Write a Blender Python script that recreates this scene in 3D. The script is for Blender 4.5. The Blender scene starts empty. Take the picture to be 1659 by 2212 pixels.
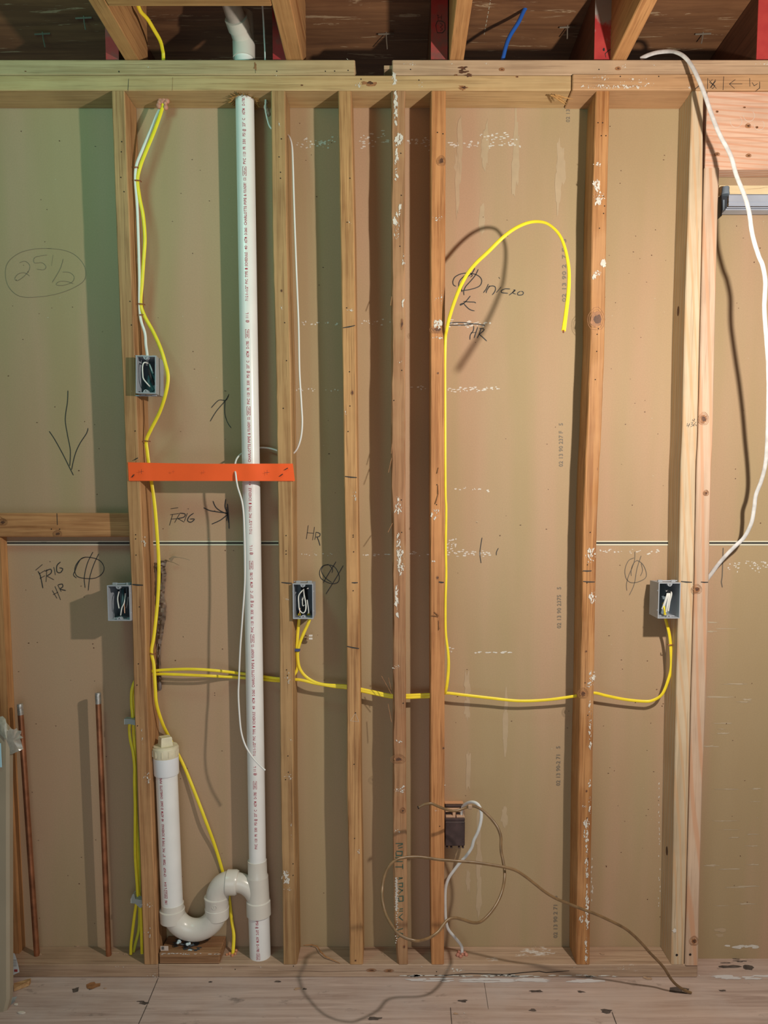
import bpy, math, random
from mathutils import Vector, Matrix
random.seed(7)
D2 = bpy.data
SC = bpy.context.scene
COL = SC.collection

# ------------------------------------------------------------------ camera
F, CD, CH, PI_, PX, PY = 1638.5, 2.042, 1.3316, .0846, 858.3, 1230.5
W, HH = 1659.0, 2212.0
cd = D2.cameras.new('camera'); cam = D2.objects.new('camera', cd); COL.objects.link(cam)
cam.location = (0, -CD, CH)
cam.rotation_euler = (math.pi/2 - PI_, 0, 0)
cd.sensor_fit = 'VERTICAL'; cd.sensor_height = 36.0
cd.lens = F*36.0/HH
cd.shift_x = -(PX - W/2)/HH
cd.shift_y = (PY - HH/2)/HH
cd.clip_start = .05
SC.camera = cam
# ------------------------------------------------------------------ light
SC.view_settings.view_transform = 'Standard'
SC.view_settings.look = 'None'
SC.view_settings.gamma = 1
SC.view_settings.use_curve_mapping = False
SC.view_settings.exposure = 0.6
wd = D2.worlds.new('world'); SC.world = wd; wd.use_nodes = True
wd.node_tree.nodes['Background'].inputs[0].default_value = (.92, .96, .96, 1)
wd.node_tree.nodes['Background'].inputs[1].default_value = .075
def lamp(name, kind, loc, energy, color, size, target=None):
    l = D2.lights.new(name, kind); o = D2.objects.new(name, l); COL.objects.link(o)
    o.location = loc; l.energy = energy; l.color = color
    if kind == 'POINT': l.shadow_soft_size = size
    if kind == 'AREA': l.size = size
    if target is not None:
        o.rotation_euler = (Vector(target)-Vector(loc)).to_track_quat('-Z', 'Y').to_euler()
    return o
lamp('work_light', 'POINT', (.764, -1.08, 1.75), 48, (1.0, .905, .80), .022)
lamp('left_work_light', 'POINT', (-.80, -.80, 2.30), 8.0, (.36, 1.0, .84), .16)
lamp('room_daylight', 'AREA', (-.30, -1.5, .6), 2.6, (.84, .92, 1.0), .8, (-.3, -.1, 0))

# ------------------------------------------------------------------ pixel ray -> point on a real plane of the wall
cpi, spi = math.cos(PI_), math.sin(PI_)
def ray(u, v):
    a = (u-PX)/F; b = -(v-PY)/F
    return Vector((a, cpi+b*spi, -spi+b*cpi))
def P(u, v, y=0.0):
    r = ray(u, v); t = (y+CD)/r.y
    return Vector((r.x*t, y, CH+r.z*t))
def PZ(u, v, z):
    r = ray(u, v); t = (z-CH)/r.z
    return Vector((r.x*t, -CD+r.y*t, z))
WB = .089      # back of the stud bay

# ------------------------------------------------------------------ materials
def mat(name):
    m = D2.materials.new(name); m.use_nodes = True
    nt = m.node_tree; b = nt.nodes['Principled BSDF']
    return m, nt, b
def plain(name, c, rough=.5, metal=0, spec=None, noise=0, nscale=30, bump=0, trans=0, alpha=1):
    m, nt, b = mat(name)
    b.inputs['Base Color'].default_value = (*c, 1)
    b.inputs['Roughness'].default_value = rough
    b.inputs['Metallic'].default_value = metal
    if spec is not None: b.inputs['Specular IOR Level'].default_value = spec
    if alpha < 1: b.inputs['Alpha'].default_value = alpha
    if noise or bump:
        tc = nt.nodes.new('ShaderNodeTexCoord'); n = nt.nodes.new('ShaderNodeTexNoise')
        n.inputs['Scale'].default_value = nscale; n.inputs['Detail'].default_value = 6
        nt.links.new(tc.outputs['Object'], n.inputs['Vector'])
        if noise:
            r = nt.nodes.new('ShaderNodeValToRGB')
            lo = tuple(max(0, x*(1-noise)) for x in c); hi = tuple(min(1, x*(1+noise)) for x in c)
            r.color_ramp.elements[0].position = .3; r.color_ramp.elements[1].position = .7
            r.color_ramp.elements[0].color = (*lo, 1); r.color_ramp.elements[1].color = (*hi, 1)
            nt.links.new(n.outputs['Fac'], r.inputs['Fac']); nt.links.new(r.outputs['Color'], b.inputs['Base Color'])
        if bump:
            bp = nt.nodes.new('ShaderNodeBump'); bp.inputs['Strength'].default_value = bump; bp.inputs['Distance'].default_value = .002
            nt.links.new(n.outputs['Fac'], bp.inputs['Height']); nt.links.new(bp.outputs['Normal'], b.inputs['Normal'])
    return m
def mixnode(nt, fac, a, b_, mode='MIX'):
    mx = nt.nodes.new('ShaderNodeMix'); mx.data_type = 'RGBA'; mx.blend_type = mode
    for sock, val in ((0, fac), (6, a), (7, b_)):
        if hasattr(val, 'is_linked') or hasattr(val, 'links'): nt.links.new(val, mx.inputs[sock])
        elif sock == 0: mx.inputs[0].default_value = val
        else: mx.inputs[sock].default_value = (*val, 1)
    return mx.outputs[2]
def ramp(nt, src, p0, p1, c0=(0, 0, 0), c1=(1, 1, 1)):
    r = nt.nodes.new('ShaderNodeValToRGB')
    r.color_ramp.elements[0].position = p0; r.color_ramp.elements[1].position = p1
    r.color_ramp.elements[0].color = (*c0, 1); r.color_ramp.elements[1].color = (*c1, 1)
    nt.links.new(src, r.inputs['Fac']); return r.outputs['Color']
def noise(nt, vec, scale, detail=4, rough=.5, loc=(0, 0, 0), sc=(1, 1, 1), dist=0):
    mp = nt.nodes.new('ShaderNodeMapping'); mp.inputs['Scale'].default_value = sc; mp.inputs['Location'].default_value = loc
    nt.links.new(vec, mp.inputs['Vector'])
    n = nt.nodes.new('ShaderNodeTexNoise'); n.inputs['Scale'].default_value = scale
    n.inputs['Detail'].default_value = detail; n.inputs['Roughness'].default_value = rough; n.inputs['Distortion'].default_value = dist
    nt.links.new(mp.outputs['Vector'], n.inputs['Vector']); return n.outputs['Fac']
def wood(name, light, dark, axis='z', seed=0, grain=1.0, rings=0, ringcol=None, blotch=None, paint=0, rough=.62, ringscale=60):
    m, nt, b = mat(name); tc = nt.nodes.new('ShaderNodeTexCoord'); vec = tc.outputs['Object']
    ax = {'x': 0, 'y': 1, 'z': 2}[axis]
    def sc(v, s=1): l = [1.0, 1.0, 1.0]; l[ax] = v; return tuple(x*s for x in l)
    off = (seed*3.17, seed*1.7, seed*2.3)
    g1 = noise(nt, vec, 110*grain, 5, .6, off, sc(.035), .4)
    g2 = noise(nt, vec, 26*grain, 4, .55, off, sc(.07), .6)
    g3 = noise(nt, vec, 4.5, 4, .6, off)
    c = mixnode(nt, ramp(nt, g1, .36, .58), dark, light)
    g0 = noise(nt, vec, 230*grain, 3, .6, off, sc(.02), .3)
    c2 = tuple(x*.72 for x in light)
    c = mixnode(nt, ramp(nt, g2, .38, .66, (.55,)*3, (.0,)*3), c, c2)
    bl = blotch or tuple(min(1, x*1.18) for x in light)
    c = mixnode(nt, ramp(nt, g3, .42, .68, (0,)*3, (.55,)*3), c, bl)
    c = mixnode(nt, ramp(nt, g0, .34, .44, (.5,)*3, (0,)*3), c, tuple(x*.62 for x in dark))
    if rings:
        mp = nt.nodes.new('ShaderNodeMapping'); mp.inputs['Scale'].default_value = sc(.09); mp.inputs['Location'].default_value = off
        nt.links.new(vec, mp.inputs['Vector'])
        wv = nt.nodes.new('ShaderNodeTexWave'); wv.wave_type = 'BANDS'; wv.bands_direction = 'DIAGONAL'
        wv.inputs['Scale'].default_value = ringscale; wv.inputs['Distortion'].default_value = 9; wv.inputs['Detail'].default_value = 1.2
        wv.inputs['Detail Scale'].default_value = .35
        nt.links.new(mp.outputs['Vector'], wv.inputs['Vector'])
        c = mixnode(nt, ramp(nt, wv.outputs['Fac'], .62, .92, (0,)*3, (rings,)*3), c, ringcol)
    if paint:
        pn = noise(nt, vec, 16, 8, .7, (off[0]+5, 0, off[2]), sc(.55))
        pm = noise(nt, vec, 3.0, 2, .5, (off[0]+9, 1, off[2]))
        mm = nt.nodes.new('ShaderNodeMath'); mm.operation = 'MULTIPLY'
        nt.links.new(pn, mm.inputs[0]); nt.links.new(pm, mm.inputs[1])
        c = mixnode(nt, ramp(nt, mm.outputs[0], .40-paint*.1, .43-paint*.1, (0,)*3, (.75,)*3), c, (.72, .72, .70))
    nt.links.new(c, b.inputs['Base Color'])
    b.inputs['Roughness'].default_value = rough; b.inputs['Specular IOR Level'].default_value = .3
    bp = nt.nodes.new('ShaderNodeBump'); bp.inputs['Strength'].default_value = .35; bp.inputs['Distance'].default_value = .0012
    nt.links.new(g1, bp.inputs['Height']); nt.links.new(bp.outputs['Normal'], b.inputs['Normal'])
    return m
OLD_L, OLD_D = (.50, .285, .13), (.26, .115, .043)
def old(axis='z', seed=0, tint=(1, 1, 1), **k):
    return wood('aged_fir_%d' % seed, tuple(a*b for a, b in zip(OLD_L, tint)), tuple(a*b for a, b in zip(OLD_D, tint)), axis, seed, **k)
M_caulk = plain('pink_caulk', (.55, .24, .17), .6, noise=.2, nscale=60)
M_marker = plain('black_marker', (.022, .026, .028), .55)
M_pencil = plain('pencil_line', (.13, .11, .085), .7)
M_ink = plain('grey_print', (.20, .17, .13), .7)
M_comp = plain('dried_compound', (.66, .63, .56), .8, noise=.1, nscale=80)
M_knot = plain('knot_wood', (.30, .135, .055), .6, noise=.3, nscale=90)
M_knot2 = plain('knot_core', (.10, .042, .02), .6, noise=.4, nscale=120)
M_hole = plain('nail_hole', (.015, .010, .008), .9)
M_yel = plain('yellow_jacket', (.93, .74, .03), .38, noise=.06, nscale=40)
M_yel2 = plain('lime_yellow_jacket', (.62, .62, .05), .4, noise=.06, nscale=40)
M_white = plain('white_jacket', (.78, .78, .76), .4)
M_dirtywhite = plain('scuffed_white_jacket', (.70, .70, .69), .42, noise=.18, nscale=55)
M_bronze = plain('old_tan_jacket', (.19, .115, .052), .33, noise=.3, nscale=45)
M_blue = plain('blue_jacket', (.02, .13, .55), .4)
M_pvc = plain('pvc', (.84, .85, .83), .28, noise=.03, nscale=18)
M_pvcold = plain('dusty_pvc', (.42, .37, .33), .5, noise=.2, nscale=25)
M_fit = plain('pvc_fitting', (.70, .67, .60), .26, noise=.05, nscale=14)
M_cream = plain('cream_pvc', (.70, .64, .46), .45, noise=.12, nscale=40)
M_red = plain('red_print', (.42, .02, .05), .6)
M_box = plain('grey_box_plastic', (.36, .39, .43), .42, noise=.05, nscale=30)
M_boxin = plain('grey_box_shaded_inside', (.17, .22, .25), .5)  # darker copy of the box plastic, shade of the recess in its colour
M_copper = plain('old_copper', (.36, .15, .075), .42, metal=.75, noise=.4, nscale=22)
M_bright = plain('bright_copper', (.80, .42, .25), .3, metal=.9)
M_solder = plain('solder_cap', (.55, .54, .50), .38, metal=.8, noise=.3, nscale=120, bump=.4)
M_steel = plain('galvanised_track', (.42, .47, .56), .33, metal=.15, noise=.08, nscale=20)  # bluish reflection put into the base colour, metallic kept low
M_darksteel = plain('dark_bracket', (.05, .06, .075), .4, metal=.4)
M_greysteel = plain('grey_roller', (.17, .22, .27), .45)
M_staple = plain('rust_staple', (.30, .10, .05), .5, metal=.3)
M_strap = plain('orange_strap', (.95, .12, .02), .5, noise=.05, nscale=12)
M_bake = plain('dark_bakelite', (.055, .035, .035), .38, noise=.3, nscale=50)
M_tapep = plain('brown_peeled_tape', (.17, .12, .085), .5, noise=.45, nscale=35)
M_stackgrey = plain('grey_cable_clip', (.38, .40, .38), .4)
M_tapeblue = plain('blue_tape', (.05, .07, .20), .5)

# ------------------------------------------------------------------ mesh builder
class MB:
    def __init__(s): s.v = []; s.f = []; s.m = []; s.sm = []
    def add(s, vs, fs, mi=0, smooth=False):
        o = len(s.v); s.v += [Vector(p) for p in vs]
        for f in fs: s.f.append([i+o for i in f]); s.m.append(mi); s.sm.append(smooth)
    def box(s, x0, x1, y0, y1, z0, z1, mi=0, bev=0.0):
        if bev <= 0:
            s.add([(x, y, z) for x in (x0, x1) for y in (y0, y1) for z in (z0, z1)],
                  [(0, 1, 3, 2), (4, 6, 7, 5), (0, 4, 5, 1), (2, 3, 7, 6), (0, 2, 6, 4), (1, 5, 7, 3)], mi); return
        cx, cy, cz = (x0+x1)/2, (y0+y1)/2, (z0+z1)/2; hx, hy, hz = abs(x1-x0)/2, abs(y1-y0)/2, abs(z1-z0)/2
        vs = []; idx = {}
        for sx in (-1, 1):
            for sy in (-1, 1):
                for sz in (-1, 1):
                    for a in range(3):
                        h = [hx-bev, hy-bev, hz-bev]; h[a] += bev
                        idx[(sx, sy, sz, a)] = len(vs); vs.append((cx+sx*h[0], cy+sy*h[1], cz+sz*h[2]))
        fs = []
        for a in range(3):
            b, c = (a+1) % 3, (a+2) % 3
            for sg in (-1, 1):
                q = []
                for (p, r) in ((-1, -1), (1, -1), (1, 1), (-1, 1)):
                    k = [0, 0, 0]; k[a] = sg; k[b] = p; k[c] = r; q.append(idx[(*k, a)])
                fs.append(q if sg > 0 else q[::-1])
            for p in (-1, 1):
                for r in (-1, 1):
                    k0 = [0, 0, 0]; k0[a] = -1; k0[b] = p; k0[c] = r; k1 = list(k0); k1[a] = 1
                    q = [idx[(*k0, b)], idx[(*k1, b)], idx[(*k1, c)], idx[(*k0, c)]]
                    fs.append(q if p*r > 0 else q[::-1])
        for sx in (-1, 1):
            for sy in (-1, 1):
                for sz in (-1, 1):
                    q = [idx[(sx, sy, sz, a)] for a in range(3)]; fs.append(q if sx*sy*sz > 0 else q[::-1])
        s.add(vs, fs, mi)
    def loop(s, rings, mi=0, cap=True, smooth=True, close=False):
        n = len(rings[0]); vs = [p for r in rings for p in r]; fs = []
        m = len(rings)
        for i in range(m if close else m-1):
            a, b = i*n, ((i+1) % m)*n
            for j in range(n): fs.append((a+j, a+(j+1) % n, b+(j+1) % n, b+j))
        s.add(vs, fs, mi, smooth)
        if cap and not close:
            s.add(rings[0], [list(range(n))[::-1]], mi); s.add(rings[-1], [list(range(n))], mi)
    def tube(s, pts, r, mi=0, n=12, flat=1.0, up=(0, 1, 0), cap=True):
        """swept tube; r a number or list; flat = depth/width ratio"""
        pts = [Vector(p) for p in pts]; N = len(pts); rings = []
        upv = Vector(up); prev = None
        for i, p in enumerate(pts):
            t = (pts[min(i+1, N-1)]-pts[max(i-1, 0)])
            t = t.normalized() if t.length > 1e-9 else Vector((0, 0, 1))
            a = t.cross(upv)
            if a.length < .2 and prev is not None: a = prev - t*prev.dot(t)
            if a.length < 1e-6: a = t.orthogonal()
            a.normalize()
            if prev is not None and a.dot(prev) < 0: a = -a
            prev = a; b = a.cross(t).normalized()
            rr = r[i] if isinstance(r, (list, tuple)) else r
            rings.append([p+a*rr*math.cos(2*math.pi*k/n)+b*rr*flat*math.sin(2*math.pi*k/n) for k in range(n)])
        s.loop(rings, mi, cap)
    def lathe(s, prof, o, axis, mi=0, n=32, cap=True):
        o = Vector(o); ax = Vector(axis).normalized(); a = ax.orthogonal().normalized(); b = ax.cross(a)
        s.loop([[o+ax*t+(a*math.cos(2*math.pi*k/n)+b*math.sin(2*math.pi*k/n))*r for k in range(n)] for t, r in prof], mi, cap)
    def blob(s, c, rx, rz, mi, seed=None, n=14, jag=.25, y=None, rot=0):
        """flat irregular mark in the xz plane, facing the camera side"""
        rnd = random.Random(seed if seed is not None else random.random())
        c = Vector(c); vs = [c]; ca, sa = math.cos(rot), math.sin(rot)
        for k in range(n):
            a = 2*math.pi*k/n; q = 1+rnd.uniform(-jag, jag); x, z = rx*q*math.cos(a), rz*q*math.sin(a)
            vs.append(c+Vector((x*ca-z*sa, 0, x*sa+z*ca)))
        s.add(vs, [(0, 1+k, 1+(k+1) % n) for k in range(n)], mi)
    def ribbon(s, pts, w, mi=0, nrm=(0, -1, 0)):
        pts = [Vector(p) for p in pts]; N = len(pts); vs = []; nv = Vector(nrm)
        for i, p in enumerate(pts):
            t = pts[min(i+1, N-1)]-pts[max(i-1, 0)]
            if t.length < 1e-9: t = Vector((1, 0, 0))
            a = t.cross(nv)
            if a.length < 1e-9: a = Vector((1, 0, 0))
            a.normalize(); k = w*(.5 if 0 < i < N-1 else .3); vs += [p+a*k, p-a*k]
        s.add(vs, [(2*i, 2*i+1, 2*i+3, 2*i+2) for i in range(N-1)], mi)
    def build(s, name, mats, parent=None, origin=None, **tags):
        me = D2.meshes.new(name)
        org = Vector(origin) if origin is not None else Vector((0, 0, 0))
        if origin is None and parent is None and s.v:
            lo = [min(p[i] for p in s.v) for i in range(3)]; hi = [max(p[i] for p in s.v) for i in range(3)]
            org = Vector(((lo[0]+hi[0])/2, (lo[1]+hi[1])/2, lo[2]))
        me.from_pydata([p-org for p in s.v], [], s.f)
        if not isinstance(mats, (list, tuple)): mats = [mats]
        for m in mats: me.materials.append(m)
        me.polygons.foreach_set('material_index', s.m); me.polygons.foreach_set('use_smooth', s.sm)
        me.update(); me.set_sharp_from_angle(angle=math.radians(38))
        o = D2.objects.new(name, me); COL.objects.link(o)
        if parent is not None:
            o.parent = parent; o.location = org - parent.matrix_world.translation if False else org - Vector(parent['_o']) if '_o' in parent else org
            o['_o'] = list(org)
        else:
            o.location = org; o['_o'] = list(org)
        tg(o, **tags); return o
def tg(o, label=None, cat=None, group=None, kind=None):
    if label: o['label'] = label
    if cat: o['category'] = cat
    if group: o['group'] = group
    if kind: o['kind'] = kind
    return o
def empty(name, loc, label=None, cat=None, group=None, kind=None):
    o = D2.objects.new(name, None); COL.objects.link(o); o.location = loc; o['_o'] = list(loc); o.empty_display_size = .05
    return tg(o, label, cat, group, kind)
def smooth_path(pts, step=.008):
    pts = [Vector(p) for p in pts]
    if len(pts) < 3: return pts
    out = []
    for i in range(len(pts)-1):
        p0 = pts[max(i-1, 0)]; p1 = pts[i]; p2 = pts[i+1]; p3 = pts[min(i+2, len(pts)-1)]
        n = max(2, int((p2-p1).length/step))
        for k in range(n):
            t = k/n; t2 = t*t; t3 = t2*t
            out.append(.5*((2*p1)+(-p0+p2)*t+(2*p0-5*p1+4*p2-p3)*t2+(-p0+3*p1-3*p2+p3)*t3))
    out.append(pts[-1]); return out
def cpath(lst, y=None):
    return [P(q[0], q[1], (q[2] if len(q) > 2 else y)) for q in lst]
def interp(tab, v, k):
    if v <= tab[0][0]: return tab[0][k]
    for a, b in zip(tab, tab[1:]):
        if v <= b[0]: return a[k]+(b[k]-a[k])*(v-a[0])/(b[0]-a[0])
    return tab[-1][k]

# ------------------------------------------------------------------ the back wall: drywall sheets seen from behind
def drywall_mat():
    m, nt, b = mat('drywall_paper'); tc = nt.nodes.new('ShaderNodeTexCoord'); vec = tc.outputs['Object']
    a = noise(nt, vec, 2.2, 3, .5, (3, 0, 1), (2.4, 1, .22)); f = noise(nt, vec, 260, 3, .6); g = noise(nt, vec, 9, 5, .6, (0, 0, 0), (1, 1, .25))
    c = mixnode(nt, ramp(nt, a, .42, .58), (.41, .306, .168), (.485, .318, .203))  # upright pink bands: colour cast of the light mixed into the paper colour
    c = mixnode(nt, ramp(nt, g, .35, .7, (0,)*3, (.22,)*3), c, (.48, .385, .245))
    c = mixnode(nt, ramp(nt, f, .3, .7, (.22,)*3, (0,)*3), c, (.30, .22, .14))
    nt.links.new(c, b.inputs['Base Color']); b.inputs['Roughness'].default_value = .75; b.inputs['Specular IOR Level'].default_value = .25
    return m
M_dry = drywall_mat()
M_gyp = plain('paper_edge', (.62, .60, .46), .8)
M_dust = plain('light_scuff', (.50, .415, .29), .85)
XL, XR = -1.42, 1.45
zj = P(800, 1173, WB).z; xh = P(618, 1173, WB).x; xs5 = P(1262, 1173, WB).x
w = MB()
T_ = .0127
for (x0, x1, z0, z1) in ((XL, xh-.001, 0, zj-.0022), (XL, xh-.001, zj+.0022, 2.44), (xh, xs5, 0, 2.44), (xs5+.001, XR, 0, zj-.0022), (xs5+.001, XR, zj+.0022, 2.44)):
    w.box(x0, x1, WB, WB+T_, z0, z1)
for (x0, x1) in ((XL, xh-.001), (xs5+.001, XR)):     # folded paper edges at the joint
    w.box(x0, x1, WB-.0012, WB+.002, zj+.0022, zj+.0062, 1); w.box(x0, x1, WB-.0012, WB+.002, zj-.0070, zj-.0022, 1)
    w.box(x0, x1, WB+.003, WB+.01, zj-.0022, zj+.0022, 2)
M_dark = plain('dark_gap', (.03, .03, .03), .9)
rnd = random.Random(3)
def spot(u, v, ru, rv, mi, seed=None, jag=.3, n=10, y=WB-.0003): w.blob(P(u, v, y-rnd.random()*.0005), ru/790, rv/790, mi, seed, n, jag)
# rows of dried compound showing through the paper
def row(u0, u1, v, n, spread=3, rm=(1, 4), mi=3):
    for _ in range(n):
        u = rnd.uniform(u0, u1); spot(u, v+rnd.gauss(0, spread), rnd.uniform(*rm), rnd.uniform(.6, 1.8), mi, rnd.random())
row(965, 1125, 312, 55, 3); row(1030, 1120, 296, 22, 8); row(640, 725, 312, 30, 4, (1, 3)); row(655, 720, 303, 16, 4, (1, 2.5))
row(775, 842, 305, 26, 8, (1, 4)); row(880, 930, 305, 22, 7, (1, 4)); row(965, 1060, 700, 40, 5); row(640, 730, 698, 16, 2, (1, 3))
row(775, 845, 695, 12, 3, (1, 3)); row(965, 1080, 840, 40, 3); row(880, 930, 838, 8, 2); row(640, 730, 842, 12, 2, (1, 2))
row(965, 1060, 1195, 30, 4, (1, 4)); row(965, 985, 1180, 22, 9, (1, 3)); row(640, 730, 1198, 10, 1, (1, 2)); row(780, 845, 1198, 8, 1); row(880, 930, 1195, 10, 3)
row(1010, 1105, 1409, 16, 1, (2, 6)); row(965, 980, 1405, 6, 4); row(965, 1060, 1058, 14, 2, (1, 3)); row(1290, 1430, 1191, 26, 3, (1, 3)); row(1570, 1659, 1223, 40, 6, (1, 3))
for k in range(14): spot(1283-4+rnd.uniform(-2, 2), rnd.uniform(1850, 1945), 1, 3, 3, rnd.random())
for k in range(26): spot(1427-3+rnd.uniform(-2, 2), rnd.uniform(1690, 1960), .8, 2.2, 3, rnd.random())
for k in range(26): spot(rnd.uniform(1530, 1640), rnd.uniform(1340, 1990), rnd.uniform(8, 30), rnd.uniform(.6, 2.2), 4, rnd.random(), .6, 16)
for u0, v0, v1 in ((990,240,520),(1045,300,480),(1112,260,430),(1210,330,420),(1008,1440,1980),(1035,1500,1980),(1090,1520,1970)):
    for k in range(4): spot(u0+rnd.uniform(-5, 5), rnd.uniform(v0, v1), rnd.uniform(4, 8), rnd.uniform(25, 60), 6, rnd.random(), .35, 18)  # pale upright streaks, close to the paper colour
for (u0, u1, n) in ((5, 240, 60), (320, 505, 40), (1300, 1440, 70), (1560, 1655, 30), (970, 1230, 24), (640, 730, 18)):
    for k in range(n): spot(rnd.uniform(u0, u1), rnd.uniform(260, 2000), rnd.uniform(.7, 1.7), rnd.uniform(.5, 1.2), rnd.choice((5, 5, 5, 4)), rnd.random())
for (u, v, a, b_) in ((1555, 2009, 14, 5), (1555, 2020, 9, 4), (1030, 1127, 3, 1.5)): spot(u, v, a, b_, 6); spot(u, v+2, a*.3, b_*.5, 5)
for k in range(9): spot(1560+rnd.uniform(0, 80), 2045+rnd.uniform(-2, 2), rnd.uniform(5, 14), 3, 3, rnd.random(), .4)
wall = w.build('wall_back', [M_dry, M_gyp, M_dark, M_comp, M_dust, M_knot2, plain('pale_streak', (.465, .355, .225), .75, noise=.06, nscale=30)], origin=(0, WB, 0), kind='structure')

# ------------------------------------------------------------------ writing
def strokes(name, lst, off, sc, wpx, m, y, parent, label, step=.004):
    mb = MB()
    for st in lst:
        pts = [P(off[0]+x/sc, off[1]+yy/sc, y) for x, yy in st]
        mb.ribbon(smooth_path(pts, step) if len(pts) > 2 else pts, wpx/800, 0)
    return mb.build(name, m, parent, label=label)
YW = WB-.0011
strokes('pencil_note', [
 [(300,108),(400,118),(480,150),(540,220),(545,300),(490,350),(380,395),(250,418),(130,415),(60,360),(35,280),(50,200),(120,140),(220,112),(330,108)],
 [(125,200),(160,190),(190,215),(185,250),(150,290),(110,315),(95,300),(120,270),(160,265),(190,285)],
 [(300,150),(225,165),(220,200),(270,200),(295,225),(280,245),(235,240)], [(340,150),(330,220)], [(405,175),(385,240),(335,325)],
 [(400,260),(445,262),(475,290),(460,325),(400,345),(360,340),(380,320),(430,320),(470,335)]],
 (0, 500), 2.9625, .75, plain('faint_pencil', (.20, .17, .115), .7), YW, wall, 'faint pencilled 25 1/2 in an oval')
strokes('marker_arrow', [[(435,1018),(432,1090),(418,1200),(432,1300),(450,1400),(447,1500)], [(315,1278),(350,1330),(400,1420),(440,1500),(470,1560)], [(563,1258),(555,1290),(510,1360),(480,1430),(458,1525)]],
 (0, 500), 2.9625, 1.6, M_marker, YW, wall, 'thin black arrow pointing down')
strokes('marker_arrow', [[(1465,1040),(1445,1080),(1400,1080),(1352,1128)], [(1462,1050),(1440,1085),(1385,1150),(1345,1215)], [(1440,1085),(1438,1160),(1455,1220),(1480,1258)], [(1436,1020),(1448,1022)]],
 (0, 500), 2.9625, 1.5, M_marker, YW, wall, 'thin black arrow pointing up')
strokes('handwriting', [[(1092,412),(1140,405)], [(1105,448),(1085,518)], [(1090,450),(1145,442)], [(1095,478),(1130,475)], [(1152,440),(1118,500)], [(1150,440),(1185,445),(1178,465),(1135,475)], [(1138,474),(1178,497)], [(1200,440),(1180,492)], [(1203,410),(1207,414)],
 [(1240,440),(1212,460),(1200,488),(1222,498),(1245,478),(1215,478)]], (0, 960), 2.9625, 1.9, M_marker, YW, wall, 'black marker word FRIG beside an arrow')
strokes('marker_arrow', [[(1303,405),(1350,425),(1455,440)], [(1355,510),(1410,485),(1455,450)], [(1363,362),(1380,400),(1410,425),(1455,445)], [(1445,350),(1440,400),(1455,440),(1450,490)], [(1455,380),(1462,450),(1465,505),(1466,540)], [(1450,400),(1462,500)]],
 (0, 960), 2.9625, 2.0, M_marker, YW, wall, 'black marker arrow pointing right')
strokes('handwriting', [[(228,805),(272,768)], [(243,812),(258,840),(275,920)], [(250,830),(290,805)], [(255,858),(288,840)], [(300,800),(295,880)], [(288,812),(325,798),(328,822),(300,842)], [(300,842),(345,866)], [(345,785),(355,835)], [(318,748),(323,752)], [(388,752),(365,775),(365,815),(388,820),(402,795),(380,790)],
 [(335,935),(365,985)], [(352,908),(388,995)], [(340,962),(372,945)], [(370,900),(392,942)], [(370,900),(398,893),(402,912),(385,925),(422,935)]],
 (0, 960), 2.9625, 1.9, M_marker, YW, wall, 'black marker words FRIG HR')
strokes('outlet_symbol', [[(550,720),(510,740),(480,790),(490,840),(540,857),(610,855),(655,825),(665,785),(640,745),(590,725),(530,725),(500,760),(480,810),(470,835),(490,855)], [(595,688),(560,760),(540,850),(545,918)], [(632,700),(600,770),(575,850),(565,935)]],
 (0, 960), 2.9625, 1.5, M_marker, YW, wall, 'black circle crossed by two strokes')
strokes('handwriting', [[(640,518),(628,605)], [(680,528),(668,612)], [(632,565),(674,568)], [(690,560),(682,610)], [(690,562),(715,570),(710,590),(688,592)], [(695,592),(706,615),(715,648)]],
 (450, 960), 2.9625, 1.8, M_marker, YW, wall, 'black marker letters HR')
strokes('outlet_symbol', [[(770,768),(730,780),(712,820),(725,860),(780,890),(825,885),(838,850),(820,800),(790,775),(740,775),(725,810),(745,850),(790,885)], [(775,775),(795,800),(790,822)], [(817,750),(780,810),(735,885)], [(863,775),(820,850),(752,958)]],
 (450, 960), 2.9625, 1.5, M_marker, YW, wall, 'black crossed circle right of the middle box')
strokes('handwriting', [[(220,423),(175,400),(160,340),(190,260),(260,210),(350,180),(450,175),(560,190),(650,230),(700,290),(700,360),(660,420),(570,460),(450,490),(320,505)], [(420,190),(330,270),(280,340),(270,430)],
 [(575,80),(520,180),(430,250),(370,350),(320,480),(340,530)], [(640,100),(580,220),(480,340),(400,430),(365,520),(372,590)], [(500,180),(530,220),(490,250)],
 [(830,380),(790,470),(735,545)], [(860,410),(800,500),(790,550)], [(830,430),(900,415),(955,430),(965,480),(940,540),(900,585)], [(1070,435),(980,540)], [(1025,250),(1045,280)], [(1240,475),(1150,470),(1080,500),(1080,540),(1200,555)],
 [(1335,485),(1280,545),(1220,590)], [(1300,490),(1340,500),(1285,545),(1350,570)], [(1440,515),(1390,540),(1380,580),(1430,590),(1480,575),(1490,535),(1450,515)],
 [(490,603),(430,680),(360,750),(300,780),(310,755),(380,735)], [(360,710),(480,718),(570,722),(592,740)], [(370,755),(440,830),(500,870),(570,885)]],
 (960, 570), 8.73, 1.9, M_marker, YW, wall, 'black marker word micro with a crossed circle')
strokes('handwriting', [[(30,1160),(120,1115),(250,1105),(400,1110),(520,1130),(620,1135),(765,1160)], [(100,1155),(250,1155),(400,1150),(540,1130)], [(555,1170),(545,1260),(490,1340),(483,1430)], [(630,1190),(600,1280),(560,1400)], [(500,1300),(600,1290)],
 [(690,1210),(660,1310),(620,1400)], [(660,1215),(740,1225),(740,1260),(650,1330)], [(655,1325),(720,1380),(800,1455)]], (960, 570), 8.73, 2.0, M_marker, YW, wall, 'black line over the letters HR')
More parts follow.
